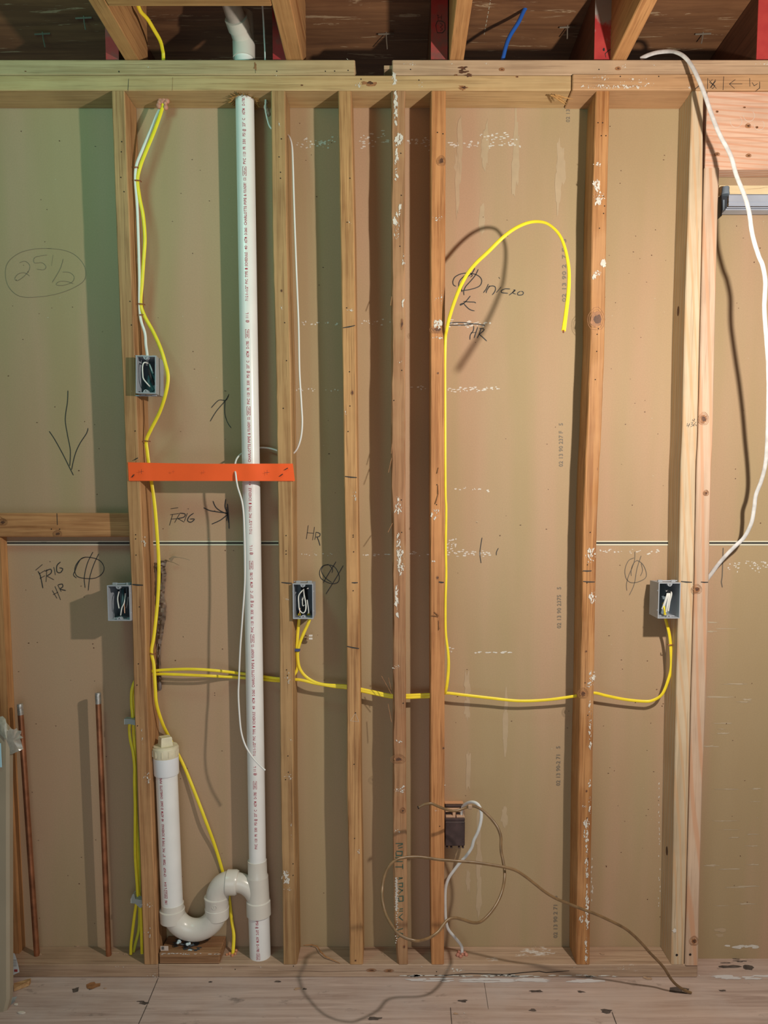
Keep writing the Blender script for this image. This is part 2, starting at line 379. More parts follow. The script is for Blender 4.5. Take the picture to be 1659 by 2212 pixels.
strokes('outlet_symbol', [[(700,680),(660,700),(635,760),(640,820),(670,855),(720,855),(780,825),(785,780),(760,725),(720,700),(690,730),(678,780),(680,810)], [(705,635),(700,710),(660,810),(645,870),(648,915)], [(750,665),(720,760),(700,870),(665,948)], [(750,720),(760,770),(745,810)]],
 (1159, 1000), 3.318, 1.4, M_pencil, YW, wall, 'dark crossed circle left of the right box')
strokes('marker_line', [[(1338,608),(1335,700),(1330,820),(1325,850),(1332,892)]], (1159, 1000), 3.318, 2.2, M_pencil, YW, wall, 'upright dark line right of the doubled stud')
strokes('marker_line', [[(635,535),(620,640),(628,718)], [(752,610),(738,640),(738,662)]], (850, 1000), 3.318, 1.6, M_marker, YW, wall, 'two short black strokes')

def text_mesh(body, size):
    c = D2.curves.new('t', 'FONT'); c.body = body; c.size = size; c.resolution_u = 2; c.space_character = 1.05; c.offset = .014
    o = D2.objects.new('t', c); COL.objects.link(o)
    me = D2.meshes.new_from_object(o.evaluated_get(bpy.context.evaluated_depsgraph_get()))
    D2.objects.remove(o); D2.curves.remove(c)
    vs = [v.co.copy() for v in me.vertices]; fs = [list(p.vertices) for p in me.polygons]; D2.meshes.remove(me)
    return vs, fs
def text_on_wall(mb, body, u, v0, v1, hpx, y, mi=0, bold=0):
    """text running upward from v0 to v1, letters hpx tall"""
    vs, fs = text_mesh(body, 1.0)
    x0 = min(p.x for p in vs); x1 = max(p.x for p in vs); y0 = min(p.y for p in vs); y1 = max(p.y for p in vs)
    out = []
    for p in vs:
        t = (p.x-x0)/(x1-x0); s_ = (p.y-y0)/(y1-y0)
        out.append(P(u+hpx/2-s_*hpx, v0+(v1-v0)*t, y))
    mb.add(out, fs, mi)
for (u, v0, v1, s_) in ((1227, 264, 205, '02 13 9'), (1219, 652, 516, '02 13 90 2  7 E  5'), (1212, 1008, 914, '02 13 90 237 F   5'), (1208, 1357, 1268, '02 13 90 2375   5'), (1206, 1697, 1612, '02 13 90-2 71   5'), (1200, 2026, 1935, '02 13 90 2 71   5')):
    mb = MB()
    if s_ == '02 13 9': text_on_wall(mb, '02 13', u, 264, 236, 8, YW)
    else: text_on_wall(mb, s_, u, v0, v1, 9, YW)
    mb.build('printed_code', M_ink, wall)

# ------------------------------------------------------------------ floor, upper floor deck
def floor_mat():
    m, nt, b = mat('subfloor_plywood'); tc = nt.nodes.new('ShaderNodeTexCoord'); vec = tc.outputs['Object']
    a = noise(nt, vec, 55, 6, .65, (1, 1, 0), (.05, 1, 1), .7); g = noise(nt, vec, 5, 6, .65); s2 = noise(nt, vec, 17, 7, .7, (4, 2, 0), (.5, 1, 1)); g5 = noise(nt, vec, 2.0, 3, .5, (9, 2, 0))
    c = mixnode(nt, ramp(nt, a, .3, .7), (.34, .245, .205), (.59, .465, .405))
    c = mixnode(nt, ramp(nt, g, .45, .7, (0,)*3, (.6,)*3), c, (.50, .43, .40))
    c = mixnode(nt, ramp(nt, s2, .60, .70, (0,)*3, (.8,)*3), c, (.16, .13, .115))
    c = mixnode(nt, ramp(nt, g5, .5, .66, (0,)*3, (.35,)*3), c, (.46, .30, .20))
    nt.links.new(c, b.inputs['Base Color']); b.inputs['Roughness'].default_value = .62
    return m
w = MB(); w.box(XL, XR, -2.7, .30, -.019, 0)
def fz(u, v, z=.0005): return PZ(u, v, z)
def floor_line(a, b, wd_, mi, wob=.0):
    p, q = fz(*a), fz(*b); pts = [p.lerp(q, k/12)+Vector((0, rnd.uniform(-wob, wob), 0)) for k in range(13)]; w.ribbon(pts, wd_, mi, (0, 0, 1))
w_holes = [((342,2112),(318,2170),1), ((318,2170),(298,2215),1)]
for a, b, mi in w_holes: floor_line(a, b, .0022, mi, .0004)
floor_line((973,2176),(976,2213),.0022,1,.0003); floor_line((1322,2186),(1332,2213),.0025,1,.0003)
floor_line((905,2133),(1340,2133),.0016,2,.0006); floor_line((1130,2186),(1300,2185),.0014,2,.0006); floor_line((1045,2115),(1055,2180),.0012,1,.001)
def floor_spot(u, v, rx, ry, mi):
    c = fz(u, v, .0006+rnd.random()*.0002); n = 11; vs = [c]
    for k in range(n):
        a = 2*math.pi*k/n; q = rnd.uniform(.6, 1.3); vs.append(c+Vector((rx*q*math.cos(a), ry*q*math.sin(a), 0)))
    w.add(vs, [(0, 1+k, 1+(k+1) % n) for k in range(n)], mi)
for (u, v, a, b_) in ((163,2138,.010,.011),(310,2167,.012,.006),(1160,2141,.02,.005),(1310,2185,.017,.009),(1255,2142,.012,.004),(1576,2088,.03,.008),(1615,2090,.016,.012),(810,2200,.02,.007),(1000,2162,.014,.005),(1560,2140,.012,.004),(1150,2182,.01,.005),(600,2120,.009,.004),(658,2136,.006,.004),(455,2121,.006,.003),(305,2163,.01,.004),(1470,2140,.03,.015)):
    floor_spot(u, v, a, b_, 1)
for k in range(24): floor_spot(rnd.uniform(1565, 1610), rnd.uniform(2060, 2080), rnd.uniform(.004, .02), .002, rnd.choice((1, 2)))
for k in range(30): floor_spot(rnd.uniform(870, 1180), 2118+rnd.uniform(-4, 3), rnd.uniform(.01, .04), .004, 3)
for k in range(16): floor_spot(rnd.uniform(1230, 1290), 2119+rnd.uniform(-3, 2), rnd.uniform(.01, .03), .004, 3)
for k in range(18): floor_spot(rnd.uniform(1555, 1659), 2110+rnd.uniform(-3, 4), rnd.uniform(.01, .03), .004, 3)
floor_spot(200, 2130, .017, .02, 4); floor_spot(200, 2130, .013, .015, 1)
w.build('floor', [floor_mat(), plain('dark_stain', (.085, .065, .055), .8, noise=.5, nscale=60), plain('pale_splinter', (.55, .42, .33), .8), plain('floor_plaster', (.60, .58, .58), .85), M_knot], origin=(0, 0, 0), kind='structure')

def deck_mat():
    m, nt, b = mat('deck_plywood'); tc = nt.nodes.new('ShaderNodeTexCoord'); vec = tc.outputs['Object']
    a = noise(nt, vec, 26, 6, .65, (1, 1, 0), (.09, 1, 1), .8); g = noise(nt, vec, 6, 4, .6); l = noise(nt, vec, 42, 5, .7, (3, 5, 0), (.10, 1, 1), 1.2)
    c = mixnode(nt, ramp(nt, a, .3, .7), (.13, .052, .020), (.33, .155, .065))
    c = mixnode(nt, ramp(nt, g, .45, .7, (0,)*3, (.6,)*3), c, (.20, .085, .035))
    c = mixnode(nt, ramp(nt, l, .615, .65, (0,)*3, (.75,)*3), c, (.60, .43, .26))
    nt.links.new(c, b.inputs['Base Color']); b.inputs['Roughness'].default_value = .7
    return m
ZP = 2.467; ZC = ZP+.184
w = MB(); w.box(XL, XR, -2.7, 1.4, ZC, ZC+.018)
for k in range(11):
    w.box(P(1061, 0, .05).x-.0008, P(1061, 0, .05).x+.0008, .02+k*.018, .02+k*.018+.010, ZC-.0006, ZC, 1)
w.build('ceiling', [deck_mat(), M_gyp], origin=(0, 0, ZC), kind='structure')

# nails poking down through the deck
def deck_nail(u, v, y, L, bend):
    mb = MB(); base = P(u, v, y); base.z = ZC; mb.tube([base, base+Vector((bend*.3, 0, -L*.5)), base+Vector((bend, 0, -L))], .0018, n=6)
    mb.tube([base+Vector((-.022, 0, -.006)), base+Vector((.022, 0, -.004))], .0022, n=6)
    return mb.build('bent_nail', plain('old_steel', (.22, .19, .15), .6, .3))
for i, (u, v, y, L, b_, lb) in enumerate(((834, 95, .20, .045, .003, 'bent nail hanging from the deck above the gap in the plate'), (93, 108, .20, .04, .006, 'bent nail under the dark deck at far left, above the plate'), (182, 78, .13, .035, .004, 'bent nail under the deck just left of the first tan joist'), (1225, 98, .17, .035, .0, 'bent nail under the deck beside the fourth red-ended joist'), (1518, 96, .2, .03, -.004, 'bent nail under the deck above the arch of white cable'))):
    tg(deck_nail(u, v, y, L, b_), lb, 'nail', 'nails poking through the deck')

# ------------------------------------------------------------------ joists beyond the wall, painted red at their ends
def red_mat(seed, grey):
    m, nt, b = mat('red_end_paint_%d' % seed); tc = nt.nodes.new('ShaderNodeTexCoord'); vec = tc.outputs['Object']
    a = noise(nt, vec, 14, 5, .6, (seed, 0, 0)); sp = nt.nodes.new('ShaderNodeSeparateXYZ'); nt.links.new(vec, sp.inputs[0])
    ad = nt.nodes.new('ShaderNodeMath'); ad.operation = 'ADD'; mu = nt.nodes.new('ShaderNodeMath'); mu.operation = 'MULTIPLY'; mu.inputs[1].default_value = 4.0 if grey else .2
    nt.links.new(sp.outputs['Z'], mu.inputs[0]); nt.links.new(a, ad.inputs[0]); nt.links.new(mu.outputs[0], ad.inputs[1])
    c = mixnode(nt, ramp(nt, a, .3, .7), (.42, .035, .04), (.56, .07, .06))
    if grey == 1: c = mixnode(nt, ramp(nt, ad.outputs[0], .82, .95), c, (.36, .34, .31))
    if grey == 2: c = mixnode(nt, ramp(nt, a, .44, .6, (0,)*3, (.8,)*3), c, (.16, .085, .075))
    nt.links.new(c, b.inputs['Base Color']); b.inputs['Roughness'].default_value = .5; return m
for i, (u0, u1, grey, lb) in enumerate(((228, 256, 2, 'dark red-stained joist end half hidden behind the leftmost tan joist'), (589, 621, 2, 'dark red joist end left of the second tan joist, beside the thin white wire'),
        (931, 967, 2, 'stamped dark red joist end touching the third tan joist'), (1284, 1320, 1, 'bright red joist end fading to grey, beside the fourth tan joist'), (1635, 1670, 0, 'bright crimson joist end cut by the right edge of the photo'))):
    x0, x1 = P(u0, 100, .02).x, P(u1, 100, .02).x
    mb = MB(); mb.box(x0, x1, .022, 1.4, ZP+.0005, ZC-.0005, 0, .002)
    mb.box(x0, x1, .020, .0225, ZP+.0005, ZC-.0005, 1)
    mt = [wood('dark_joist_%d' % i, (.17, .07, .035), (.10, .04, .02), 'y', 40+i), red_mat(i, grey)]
    if i == 2:
        mt.append(M_marker)
        for st in (((308,215),(303,180),(315,150),(345,150),(368,165),(370,215),(350,235),(315,235),(308,215)), ((335,165),(352,180),(335,195),(352,208),(335,222)), ((312,110),(325,112)), ((320,145),(318,105)), ((318,125),(340,122)), ((345,105),(343,140))):
            mb.ribbon([P(850+x/3.318, y/3.318, .0195) for x, y in st], .0016, 2)
    if i == 3:
        mt.append(M_marker); mb.ribbon([P(1159+x/3.318, y/3.318, .0195) for x, y in ((545, 345), (515, 362), (492, 385), (497, 412))], .002, 2); mb.blob(P(1304, 107, .0195), .003, .004, 2)
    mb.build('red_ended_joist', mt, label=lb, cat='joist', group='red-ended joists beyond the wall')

# tan joists running back over the room
for i, (u0, u1, v, lb) in enumerate(((268, 300, 128, 'leftmost tan ceiling joist, next to the yellow cable'), (617, 654, 125, 'second tan ceiling joist from the left, resting on the left upper plate'),
        (970.5, 1002, 125, 'third tan ceiling joist, beside the stamped red joist end'), (1323, 1355, 125, 'rightmost tan ceiling joist, slanting right beside the bright red joist end'))):
    x0, x1 = P(u0, v, 0).x, P(u1, v, 0).x
    mb = MB(); mb.box(x0, x1, -2.6, .075, ZP+.0008, ZC-.0008, 0, .002)
    mb.build('tan_joist', old('y', 20+i, (1.06, .98, .88)), label=lb, cat='joist', group='tan joists over the room')
x0, x1 = P(300, 128, 0).x+.001, P(617, 125, 0).x-.001
mb = MB(); mb.box(x0, x1, -.243, -.205, ZP+.001, ZC-.001, 0, .002)
mb.build('blocking_board', old('x', 27, (1.0, .92, .82)), label='short tan blocking board between the two leftmost tan joists at the top edge', cat='board')

# ------------------------------------------------------------------ plates
def board_marks(mb, knots=(), holes=(), y=-.0005, mi=1, scale=820):
    for (u, v, ru, rv) in knots:
        c = P(u, v, y); sd = u*1.3+v
        mb.blob(c, ru*.8/scale, rv*.8/scale, mi, sd, 18, .14); [mb.ribbon([P(u+q_*ru*math.cos(a_*.45), v+q_*rv*math.sin(a_*.45)*(1+.12*math.sin(a_*1.3)), y-.0001) for a_ in range(15)], .0009, mi) for q_ in (1.0, 1.25) if ru > 4]; c2 = c+Vector((ru*.1/scale, -.0003, 0)); mb.blob(c2, ru*.5/scale, rv*.5/scale, mi+1, sd+1, 12, .3)
    for (u, v) in holes: mb.blob(P(u, v, y-.0002), 1.3/scale, 1.3/scale, mi+2, u, 8, .1)
def paint_patch(mb, u, v, ru, rv, n, mi, y=-.0006, seed=1, ang=0):
    r = random.Random(seed)
    for _ in range(max(3, int(n*.6))):
        a = r.uniform(0, 6.28); q = math.sqrt(r.random()); c = P(u+ru*q*math.cos(a), v+rv*q*math.sin(a), y-r.random()*.0002)
        k_ = r.random()**3; mb.blob(c, (.3+2.0*k_)/820, (.5+5.0*k_)/820 if rv > ru*.8 else (.4+1.6*k_)/820, mi, r.random(), 11, .6, rot=r.uniform(-.5, .5))
def plate(name, x0, x1, z0, z1, m, lb, cat='plate', y0=0.0, y1=.089, knots=(), holes=(), paints=(), group=None, extra=None, yb=None):
    mb = MB(); mb.box(x0, x1, y0, y1, z0, z1, 0, .0022)
    board_marks(mb, knots, holes, y0-.0005)
    for pt in paints: paint_patch(mb, *pt, 4, y0-.0007)
    if extra: extra(mb)
    return mb.build(name, [m, M_knot, M_knot2, M_hole, M_comp, M_marker], label=lb, cat=cat, group=group)
zb1, zt1, zt2 = .0380, 2.391, 2.429
xg = P(767, 140).x; xg2 = P(847, 140).x
def upl(mb):
    mb.ribbon([P(551, 138, -.0006), P(552, 158, -.0006)], .001, 5); mb.blob(P(551, 143, -.0007), .004, .009, 1, 3, 12, .5)
plate('upper_plate', XL, xg, zt2+.001, ZP, wood('upper_plate_wood', (.50, .36, .20), (.36, .24, .12), 'x', 1), 'upper top plate on the left, ending squarely at the gap', holes=((257,154),(598,154),(703,154),(723,153.5),(752,152)), knots=((55,154,3,1.5),), paints=((320,145,8,3,8),(597,163,7,2,5),(751,128,4,2,6)), group='upper top plates', extra=upl)
def upr(mb):   # split end sliver
    p = P(829, 135, 0); q = P(846, 141, 0); mb.box(p.x, q.x+.006, .012, .05, q.z-.002, p.z, 0, .001)
    for (u, v, rr, s_) in ((1000,147,9,1),(1000,155,9,2),(1012,162,8,3)): mb.blob(P(u, v, -.0006), rr/820, rr*.4/820, 2, s_, 14, .5)
    for (x, y) in ((1505, 190),): mb.ribbon([P(x, y, -.0007), P(x+8, y-12, -.0007)], .001, 5)
plate('upper_plate', xg2, XR, zt2+.001, ZP, wood('grey_fir', (.52, .36, .23), (.36, .23, .14), 'x', 2, paint=.3), 'upper top plate on the right, with a splintered grey end at the gap', holes=((887,150),(1294,150)), knots=((1084,150,5,3),(1335,148,5,3)),
      paints=((886,138,14,4,26),(1050,137,8,3,12),(1345,143,14,5,20),(1413,141,5,3,8),(976,138,8,3,8),(1650,138,18,3,30)), group='upper top plates', extra=upr)
def lpl(mb):
    for (u, rr) in ((797, 12), (1000, 9)):
        v = 180 if u == 797 else 190; mb.blob(P(u, v, -.0006), rr/820, .006, 1, u, 16, .5); mb.blob(P(u+3, v-1, -.0009), rr*.5/820, .003, 2, u+1, 12, .5)
    mb.ribbon([P(278, 170, -.0006), P(277, 185, -.0006), P(276, 199, -.0006)], .0012, 5); mb.ribbon([P(373, 167, -.0006), P(372, 197, -.0006)], .001, 1)
    mb.blob(P(262, 176, -.0005), .02, .010, 3, 5, 16, .4) if False else None
xq = P(1234, 180).x
plate('lower_plate', XL, xq, zt1+.001, zt2, wood('lower_plate_wood', (.55, .38, .19), (.42, .26, .115), 'x', 3), 'long yellowish lower top plate, running over most of the studs', holes=((780,171),(905,173)), knots=((985,162,4,2),(1117,166,4,2),(652,184,4,2)),
      paints=((852,170,5,14,60),(774,184,6,6,24),(905,184,16,8,16)), group='lower top plates', extra=lpl)
def lpr(mb):
    def S(l, w_=.0016): mb.ribbon([P(1159+x/3.318, y/3.318, -.0075) for x, y in l], w_, 5)
    for l in ([(1228,560),(1226,638)], [(1238,575),(1290,635)], [(1285,570),(1245,630)], [(1262,570),(1240,590),(1280,615),(1262,636),(1250,625),(1285,580)], [(1342,548),(1338,645)], [(1385,602),(1475,602)], [(1425,570),(1383,602),(1420,635)], [(1180,585),(1160,620),(1135,640)],
              [(1600,585),(1600,630),(1570,655)], [(1545,590),(1560,615),(1585,600)], [(1528,560),(1530,620)]): S(l)
plate('lower_plate', xq+.002, XR, zt1-.001, zt2, wood('lower_plate_wood_b', (.50, .30, .155), (.38, .205, .10), 'x', 4), 'lower top plate at right, bearing pencilled marks and an arrow', y0=-.006, holes=((1423,165),(1340,165)), paints=((1325,187,70,4,150),(1300,168,18,6,40),(1380,178,40,11,50),(1488,189,6,3,16)), group='lower top plates', extra=lpr)
xb = P(342, 2098).x; xbr = P(1507, 2098).x
plate('bottom_plate', XL, xb-.0008, 0, zb1, wood('worn_plate', (.43, .29, .19), (.29, .18, .11), 'x', 5), 'left bottom plate under the copper pipes', paints=((330,2108,12,6,30),(250,2088,40,3,14)), group='bottom plates', knots=())
def bpr(mb):
    mb.ribbon([P(x, y, -.0006) for x, y in ((870,2108),(960,2107),(1015,2103),(1090,2105),(1140,2100),(1165,2098),(1180,2101),(1230,2097))], .0022, 3)
    mb.ribbon([P(x, y, -.0006) for x, y in ((600,2095),(700,2099),(800,2097),(880,2100))], .0006, 2)
    for k in range(40): mb.blob(P(random.uniform(870, 1330), 2107+random.uniform(-1, 2.5), -.0008), random.uniform(.004, .02), .0016, 4, k, 10, .4)
plate('bottom_plate', xb, xbr, 0, zb1, wood('worn_plate_b', (.50, .35, .24), (.34, .22, .14), 'x', 6, paint=.2, blotch=(.55, .40, .29)), 'long bottom plate under the drain and most of the studs', knots=((802,2096,9,2.6),(840,2097,9,2.4)), holes=((508,2094),(634,2087),(943,2099)),
      paints=((563,2089,5,3,10),(911,2088,5,2,8),(985,2095,22,4,60),(478,2091,2,1,3),(1335,2091,30,5,24),(1240,2090,20,4,8)), group='bottom plates', extra=bpr)

# ------------------------------------------------------------------ studs
STUDS = {
 'F': [(200,240.5,269),(560,253.5,283),(850,266,295),(1060,274,303),(1250,283,312),(1500,289,318),(1850,302,331),(2084,311,341)],
 'H': [(197,585,616),(500,588,620),(800,596,628),(1060,599.6,632),(1250,602.6,633),(1500,604.4,633),(1700,606,634),(1850,608.6,637),(2084,612,641)],
 'S2': [(194,730,759),(500,735,766),(800,740,769),(1060,743.6,772),(1250,747.5,775),(1500,749.6,778),(1700,749.5,779),(1850,753,782),(2084,755.5,784)],
 'S3': [(196,845,875.5),(500,845,875),(1060,844.6,875.6),(1250,848,876),(1500,848.6,877),(1700,848,877),(1850,849,879),(1990,851,880),(2084,858,881)],
 'S4': [(198,931,963),(500,930.6,961.7),(1060,929.6,960.5),(1500,930,960.5),(1850,930,960),(2084,932,959)],
 'S5': [(196,1287.7,1317),(450,1279,1311),(600,1277,1308),(750,1276,1306),(850,1271,1302),(950,1267.5,1298.5),(1000,1264,1295),(1150,1259,1289),(1300,1257.5,1286),(1500,1254,1283),(1650,1250,1280.5),(1950,1246,1275),(2084,1245,1274)],
 'R1': [(200,1495,1520),(450,1487,1517.5),(700,1479,1512),(950,1474,1506.5),(1000,1471,1503.5),(1250,1467,1499),(1500,1461,1492),(1700,1457,1488),(1950,1453,1482),(2084,1450,1478)],
 'R2': [(362,1521,1553),(450,1518.5,1549.5),(700,1513,1543.5),(950,1507.5,1538.7),(1000,1504.5,1535.7),(1250,1500,1530),(1500,1493,1524.6),(1700,1489,1516),(1950,1483,1509.5),(2084,1479.3,1507)],
}
def stud(key, m, lb, rough=.0006, waney=0, marks=None, y0=0.0, z0=zb1+.0005, z1=zt1-.0005, depth=.0885, group='old wall studs'):
    tab = STUDS[key]; mb = MB(); r = random.Random(key); N = 70; rings = []
    for i in range(N+1):
        z = z0+(z1-z0)*i/N
        # image row at this height on the front plane
        v = PY-F*((z-CH)*cpi+CD*spi)/(CD*cpi-(z-CH)*spi)
        xl = P(interp(tab, v, 1), v).x; xr = P(interp(tab, v, 2), v).x
        j = lambda: r.uniform(-rough, rough); c = .0025
        wn = (math.sin(i*.9)+math.sin(i*.37+1))*waney*.25+waney*.5 if waney else 0
        rings.append([Vector((xl+c+j()+wn*.6, y0, z)), Vector((xr-c+j(), y0, z)), Vector((xr+j()*.5, y0+c, z)), Vector((xr, y0+depth, z)), Vector((xl, y0+depth, z)), Vector((xl+j()*.5, y0+c+wn, z))])
    mb.loop(rings, 0, True, False)
    if marks: marks(mb)
    return mb.build('wall_stud', [m, M_knot, M_knot2, M_hole, M_comp, M_marker, plain('green_stamp_'+key, (.03, .10, .075), .6)], origin=((P(tab[-1][1], 2084).x+P(tab[-1][2], 2084).x)/2, y0+.045, z0), label=lb, cat='stud', group=group)
def tick(mb, a, b, w_=2.6, y=-.0012): mb.ribbon([P(*a, y), P((a[0]+b[0])/2, (a[1]+b[1])/2+.5, y), P(*b, y)], w_/820, 5)
def splinter(mb, u, v, du, dv, y=-.002, w_=.0016, mi=1): mb.tube([P(u, v, y), P(u+du, v+dv, y-.01)], w_/2, mi, 5)
def mF(mb):
    board_marks(mb, (), ((257,155+0),(263,306),(262,328),(261,383),(268,414),(281,651),(284,702),(292,931),(293,1155),(293,1164),(294,1199),(301,1311),(299,1434),(296,1480),(297,1568)), -.0008)
    tick(mb, (286,1262.5), (309,1264), 3.2)
    for a in ((311,1170,5,14,30),(318,1680,8,14,40),(318,1955,14,6,40),(320,2015,10,14,20),(306,1580,4,40,14)): paint_patch(mb, *a, 4, -.0010)
def mH(mb):
    board_marks(mb, ((608,628,3,4),), ((608,300),(603,339),(606,372),(606,385),(615,697),(619,779),(612,882),(618,1157),(618,1190),(618,1197),(619,1447),(621,1459),(622,1633),(623,1668),(617,1684),(633,1866),(633,1891)), -.0008)
    tick(mb, (608,1258), (631,1260), 2.6)
    for a in ((603,268,4,6,10),(608,665,5,5,12),(618,1294,10,3,14),(621,1465,7,16,22),(624,1678,10,7,40),(628,1598,6,3,10),(617,1895,8,15,80),(622,1921,9,4,24),(629,1785,3,40,12)): paint_patch(mb, *a, 4, -.0010)
def mS2(mb):
    board_marks(mb, ((761,848,4,7),(768,2075,3,3)), ((756,385),(750,480),(749,665),(755,803),(756,877),(752,932),(763,1156),(763,1160),(764,1192),(763,1276),(768,1540),(765,1651),(766,1811)), -.0008)
    for a, b in (((741,708),(767,703)), ((745,1029),(771,1031.5)), ((760,1258.5),(773,1258.5)), ((749,1396),(776,1401))): tick(mb, a, b)
    for a in ((757,670,7,3,30),(746,890,4,8,10),(766,1072,6,12,20),(755,480,6,5,6),(773,1840,7,6,16)): paint_patch(mb, *a, 4, -.0010)
    mb.ribbon([P(757,1557,-.001), P(775,1559,-.001), P(768,1540,-.001), P(757,1557,-.001)], .001, 4)
def mS3(mb):
    board_marks(mb, ((860,1640,13,8),(870,1751,5,5),(873,2045,4,6),(868,700,4,16)), ((866,331),(867,422),(851,478),(864,532),(868,800),(851,865),(867,1080),(868,1150),(868,1200),(871,1519)), -.0008)
    for a in ((855,235,3,40,120),(864,300,7,12,110),(856,345,3,50,60),(864,455,3,12,30),(856,490,7,30,60),(872,560,3,14,20),(870,655,3,5,8),(864,780,6,4,10),(860,1090,8,20,40),(861,1190,4,40,110),(866,1215,8,30,110),(857,1300,3,36,60),(856,1440,9,5,26),(861,1602,8,4,24),(862,1708,13,5,50),(866,1705,10,8,20),(860,1795,8,4,12)): paint_patch(mb, *a, 4, -.0012, int(a[0]+a[1]))
    # white streak over the green stencil
    for k in range(58):
        vv = 1896+k*1.25; mb.blob(P(856.5+random.uniform(-1.5, 1.5), vv, -.0016), random.uniform(.002, .0048), .0011, 4, k, 8, .35)
    for k in range(14): mb.blob(P(857+random.uniform(-2, 2), 1972+k*5, -.0016), .002, .0018, 4, k, 8, .35)
    # worn green stencil letters, read sideways
    def g(l): mb.ribbon([P(820+x/6.9125, 1780+y/6.9125, -.0014) for x, y in l], .0034, 6)
    for l in ([(240,290),(345,290)], [(270,330),(350,300)], [(280,360),(345,345)], [(245,420),(250,470),(335,470),(340,410),(250,405)], [(230,500),(345,505)], [(230,560),(345,560)], [(235,640),(345,640)], [(345,600),(348,670)],
              [(280,830),(345,800)], [(345,810),(285,800)], [(280,890),(345,880),(345,940),(285,930)], [(280,960),(350,1000)], [(350,980),(285,1040)], [(285,1080),(350,1075),(352,1150),(290,1155),(285,1100)], [(300,1270),(350,1265)], [(290,1300),(350,1300)], [(345,1340),(290,1390),(350,1440)], [(250,1590),(350,1560)], [(250,1610),(350,1640)], [(270,1700),(350,1640)]): g(l)
    splinter(mb, 846, 1155+960-960+0, -8, 14) if False else None
    for (u, v, du, dv) in ((847,985,-8,36),(848,1130,-10,20),(846,640,-2,20),(848,950,-3,30),(846,1500,-22,-40),(838,1520,8,40),(845,1490,-6,-26)): splinter(mb, u, v, du, dv, .004, .0018, 0)
def mS4(mb):
    board_marks(mb, ((953,348,8,9),(946,806,3,3),(944,712,13,7),(945,1248,4,5),(958,1616,3,4)), ((945,286),(957,289),(946,806),(944,1047),(943,1090),(948,1345),(949,1357),(950,1785)), -.0008)
    tick(mb, (948,1257), (959,1258), 3.4)
    for a in ((944,471,12,6,30),(946,700,10,9,80),(945,729,13,2,30),(940,1110,10,12,40),(938,1213,6,2,12),(960,1696,2,1,6),(943,1751,6,2,10),(946,640,12,20,14)): paint_patch(mb, *a, 4, -.0011, int(a[1]))
    for (u, v, du, dv) in ((946,1048,1,18),(947,1066,-6,22),(938,1322,10,8),(948,1340,1,20),(932,1330,16,1),(947,1010,-2,12)): mb.tube([P(u, v, -.0015), P(u+du, v+dv, -.004)], .0012, 1, 5)
def mS5(mb):
    board_marks(mb, ((1288,690,15,20),(1259,1498,9,9),(1267,1709,3,4),(1266,1407,3,3)), ((1292,265),(1302,265),(1299,293),(1309,293),(1304,424),(1296,435),(1306,445),(1304,461),(1295,493),(1293,710),(1290,722),(1289,759),(1286,820),(1275,1150),(1270,1188),(1275,1195),(1269,1220),(1268,1259),(1264,1475),(1276,1475),(1270,1545),(1268,1767),(1270,1855)), -.0008)
    tick(mb, (1259,1233), (1278,1233), 2.8); tick(mb, (1260,1256), (1285,1257), 2.6)
    for a in ((1290,355,8,6,30),(1289,400,6,12,60),(1294,424,14,10,70),(1290,435,7,7,40),(1303,570,6,6,60),(1290,590,8,6,50),(1283,598,4,5,20),(1276,1200,12,16,50),(1280,1290,8,14,50),(1280,1460,7,12,50),(1274,1480,8,6,40),(1275,1560,3,60,50),(1274,1720,3,40,40),(1262,1742,5,3,24),(1268,1780,6,10,50),(1266,1805,6,14,50),(1268,1860,3,40,90),(1268,1960,3,50,120),(1256,1985,5,8,30),(1267,2050,3,30,40)): paint_patch(mb, *a, 4, -.0012, int(a[1]))
    mb.ribbon([P(1291,1010+a*3,-.001) for a in range(3)], .001, 1)
def mR1(mb):
    for (u, v) in ((1462,2063),): mb.blob(P(u, v, -.001), .0035, .0035, 3, 3, 14, .05)
    mb.blob(P(1457,2010,-.001), .006, .006, 4, 3, 14, .3); tick(mb, (1471,1256), (1495,1257.5), 2.6)
    def S(l): mb.ribbon([P(1159+x/3.318, 450+y/3.318, -.0011) for x, y in l], .0017, 5)
    for l in ([(1082,1540),(1078,1560),(1100,1550)], [(1098,1540),(1088,1568)], [(1108,1535),(1122,1535),(1112,1548),(1125,1555),(1105,1565)], [(1120,1512),(1118,1525)], [(1128,1508),(1135,1512),(1126,1522),(1132,1528)], [(1145,1530),(1125,1552)], [(1130,1545),(1128,1562)], [(1140,1548),(1148,1560)]): S(l)
    # knots on the shadowed left side
    x = P(1479, 1490+0, 0).x
    for (u, v) in ((1471,672),(1441,1838)):
        p = P(u, v, .05); xx = P(interp(STUDS['R1'], v, 1), v).x-.0006
        n = 14; c = Vector((xx, .05, p.z)); vs = [c]+[c+Vector((0, .007*math.cos(6.283*k/n), .013*math.sin(6.283*k/n))) for k in range(n)]
        mb.add(vs, [(0, 1+k, 1+(k+1) % n) for k in range(n)], 2)
def mR2(mb):
    board_marks(mb, ((1520,905,9,11),(1525,1065,5,5),(1505,1273,9,8),(1499,2033,8,8)), (), -.0048)
    mb.blob(P(1491,2062,-.005), .0035, .0035, 3, 3, 14, .05); tick(mb, (1514,1257), (1530,1257.5), 2.4, -.0052)
stud('F', old('z', 7, (1.0, .98, .98), paint=.1), 'leftmost full stud with two outlet boxes and yellow cable along it', marks=mF)
stud('H', old('z', 8, (.93, 1.0, 1.0), grain=.8), 'stud right of the white vent pipe, orange strap stapled to it', marks=mH)
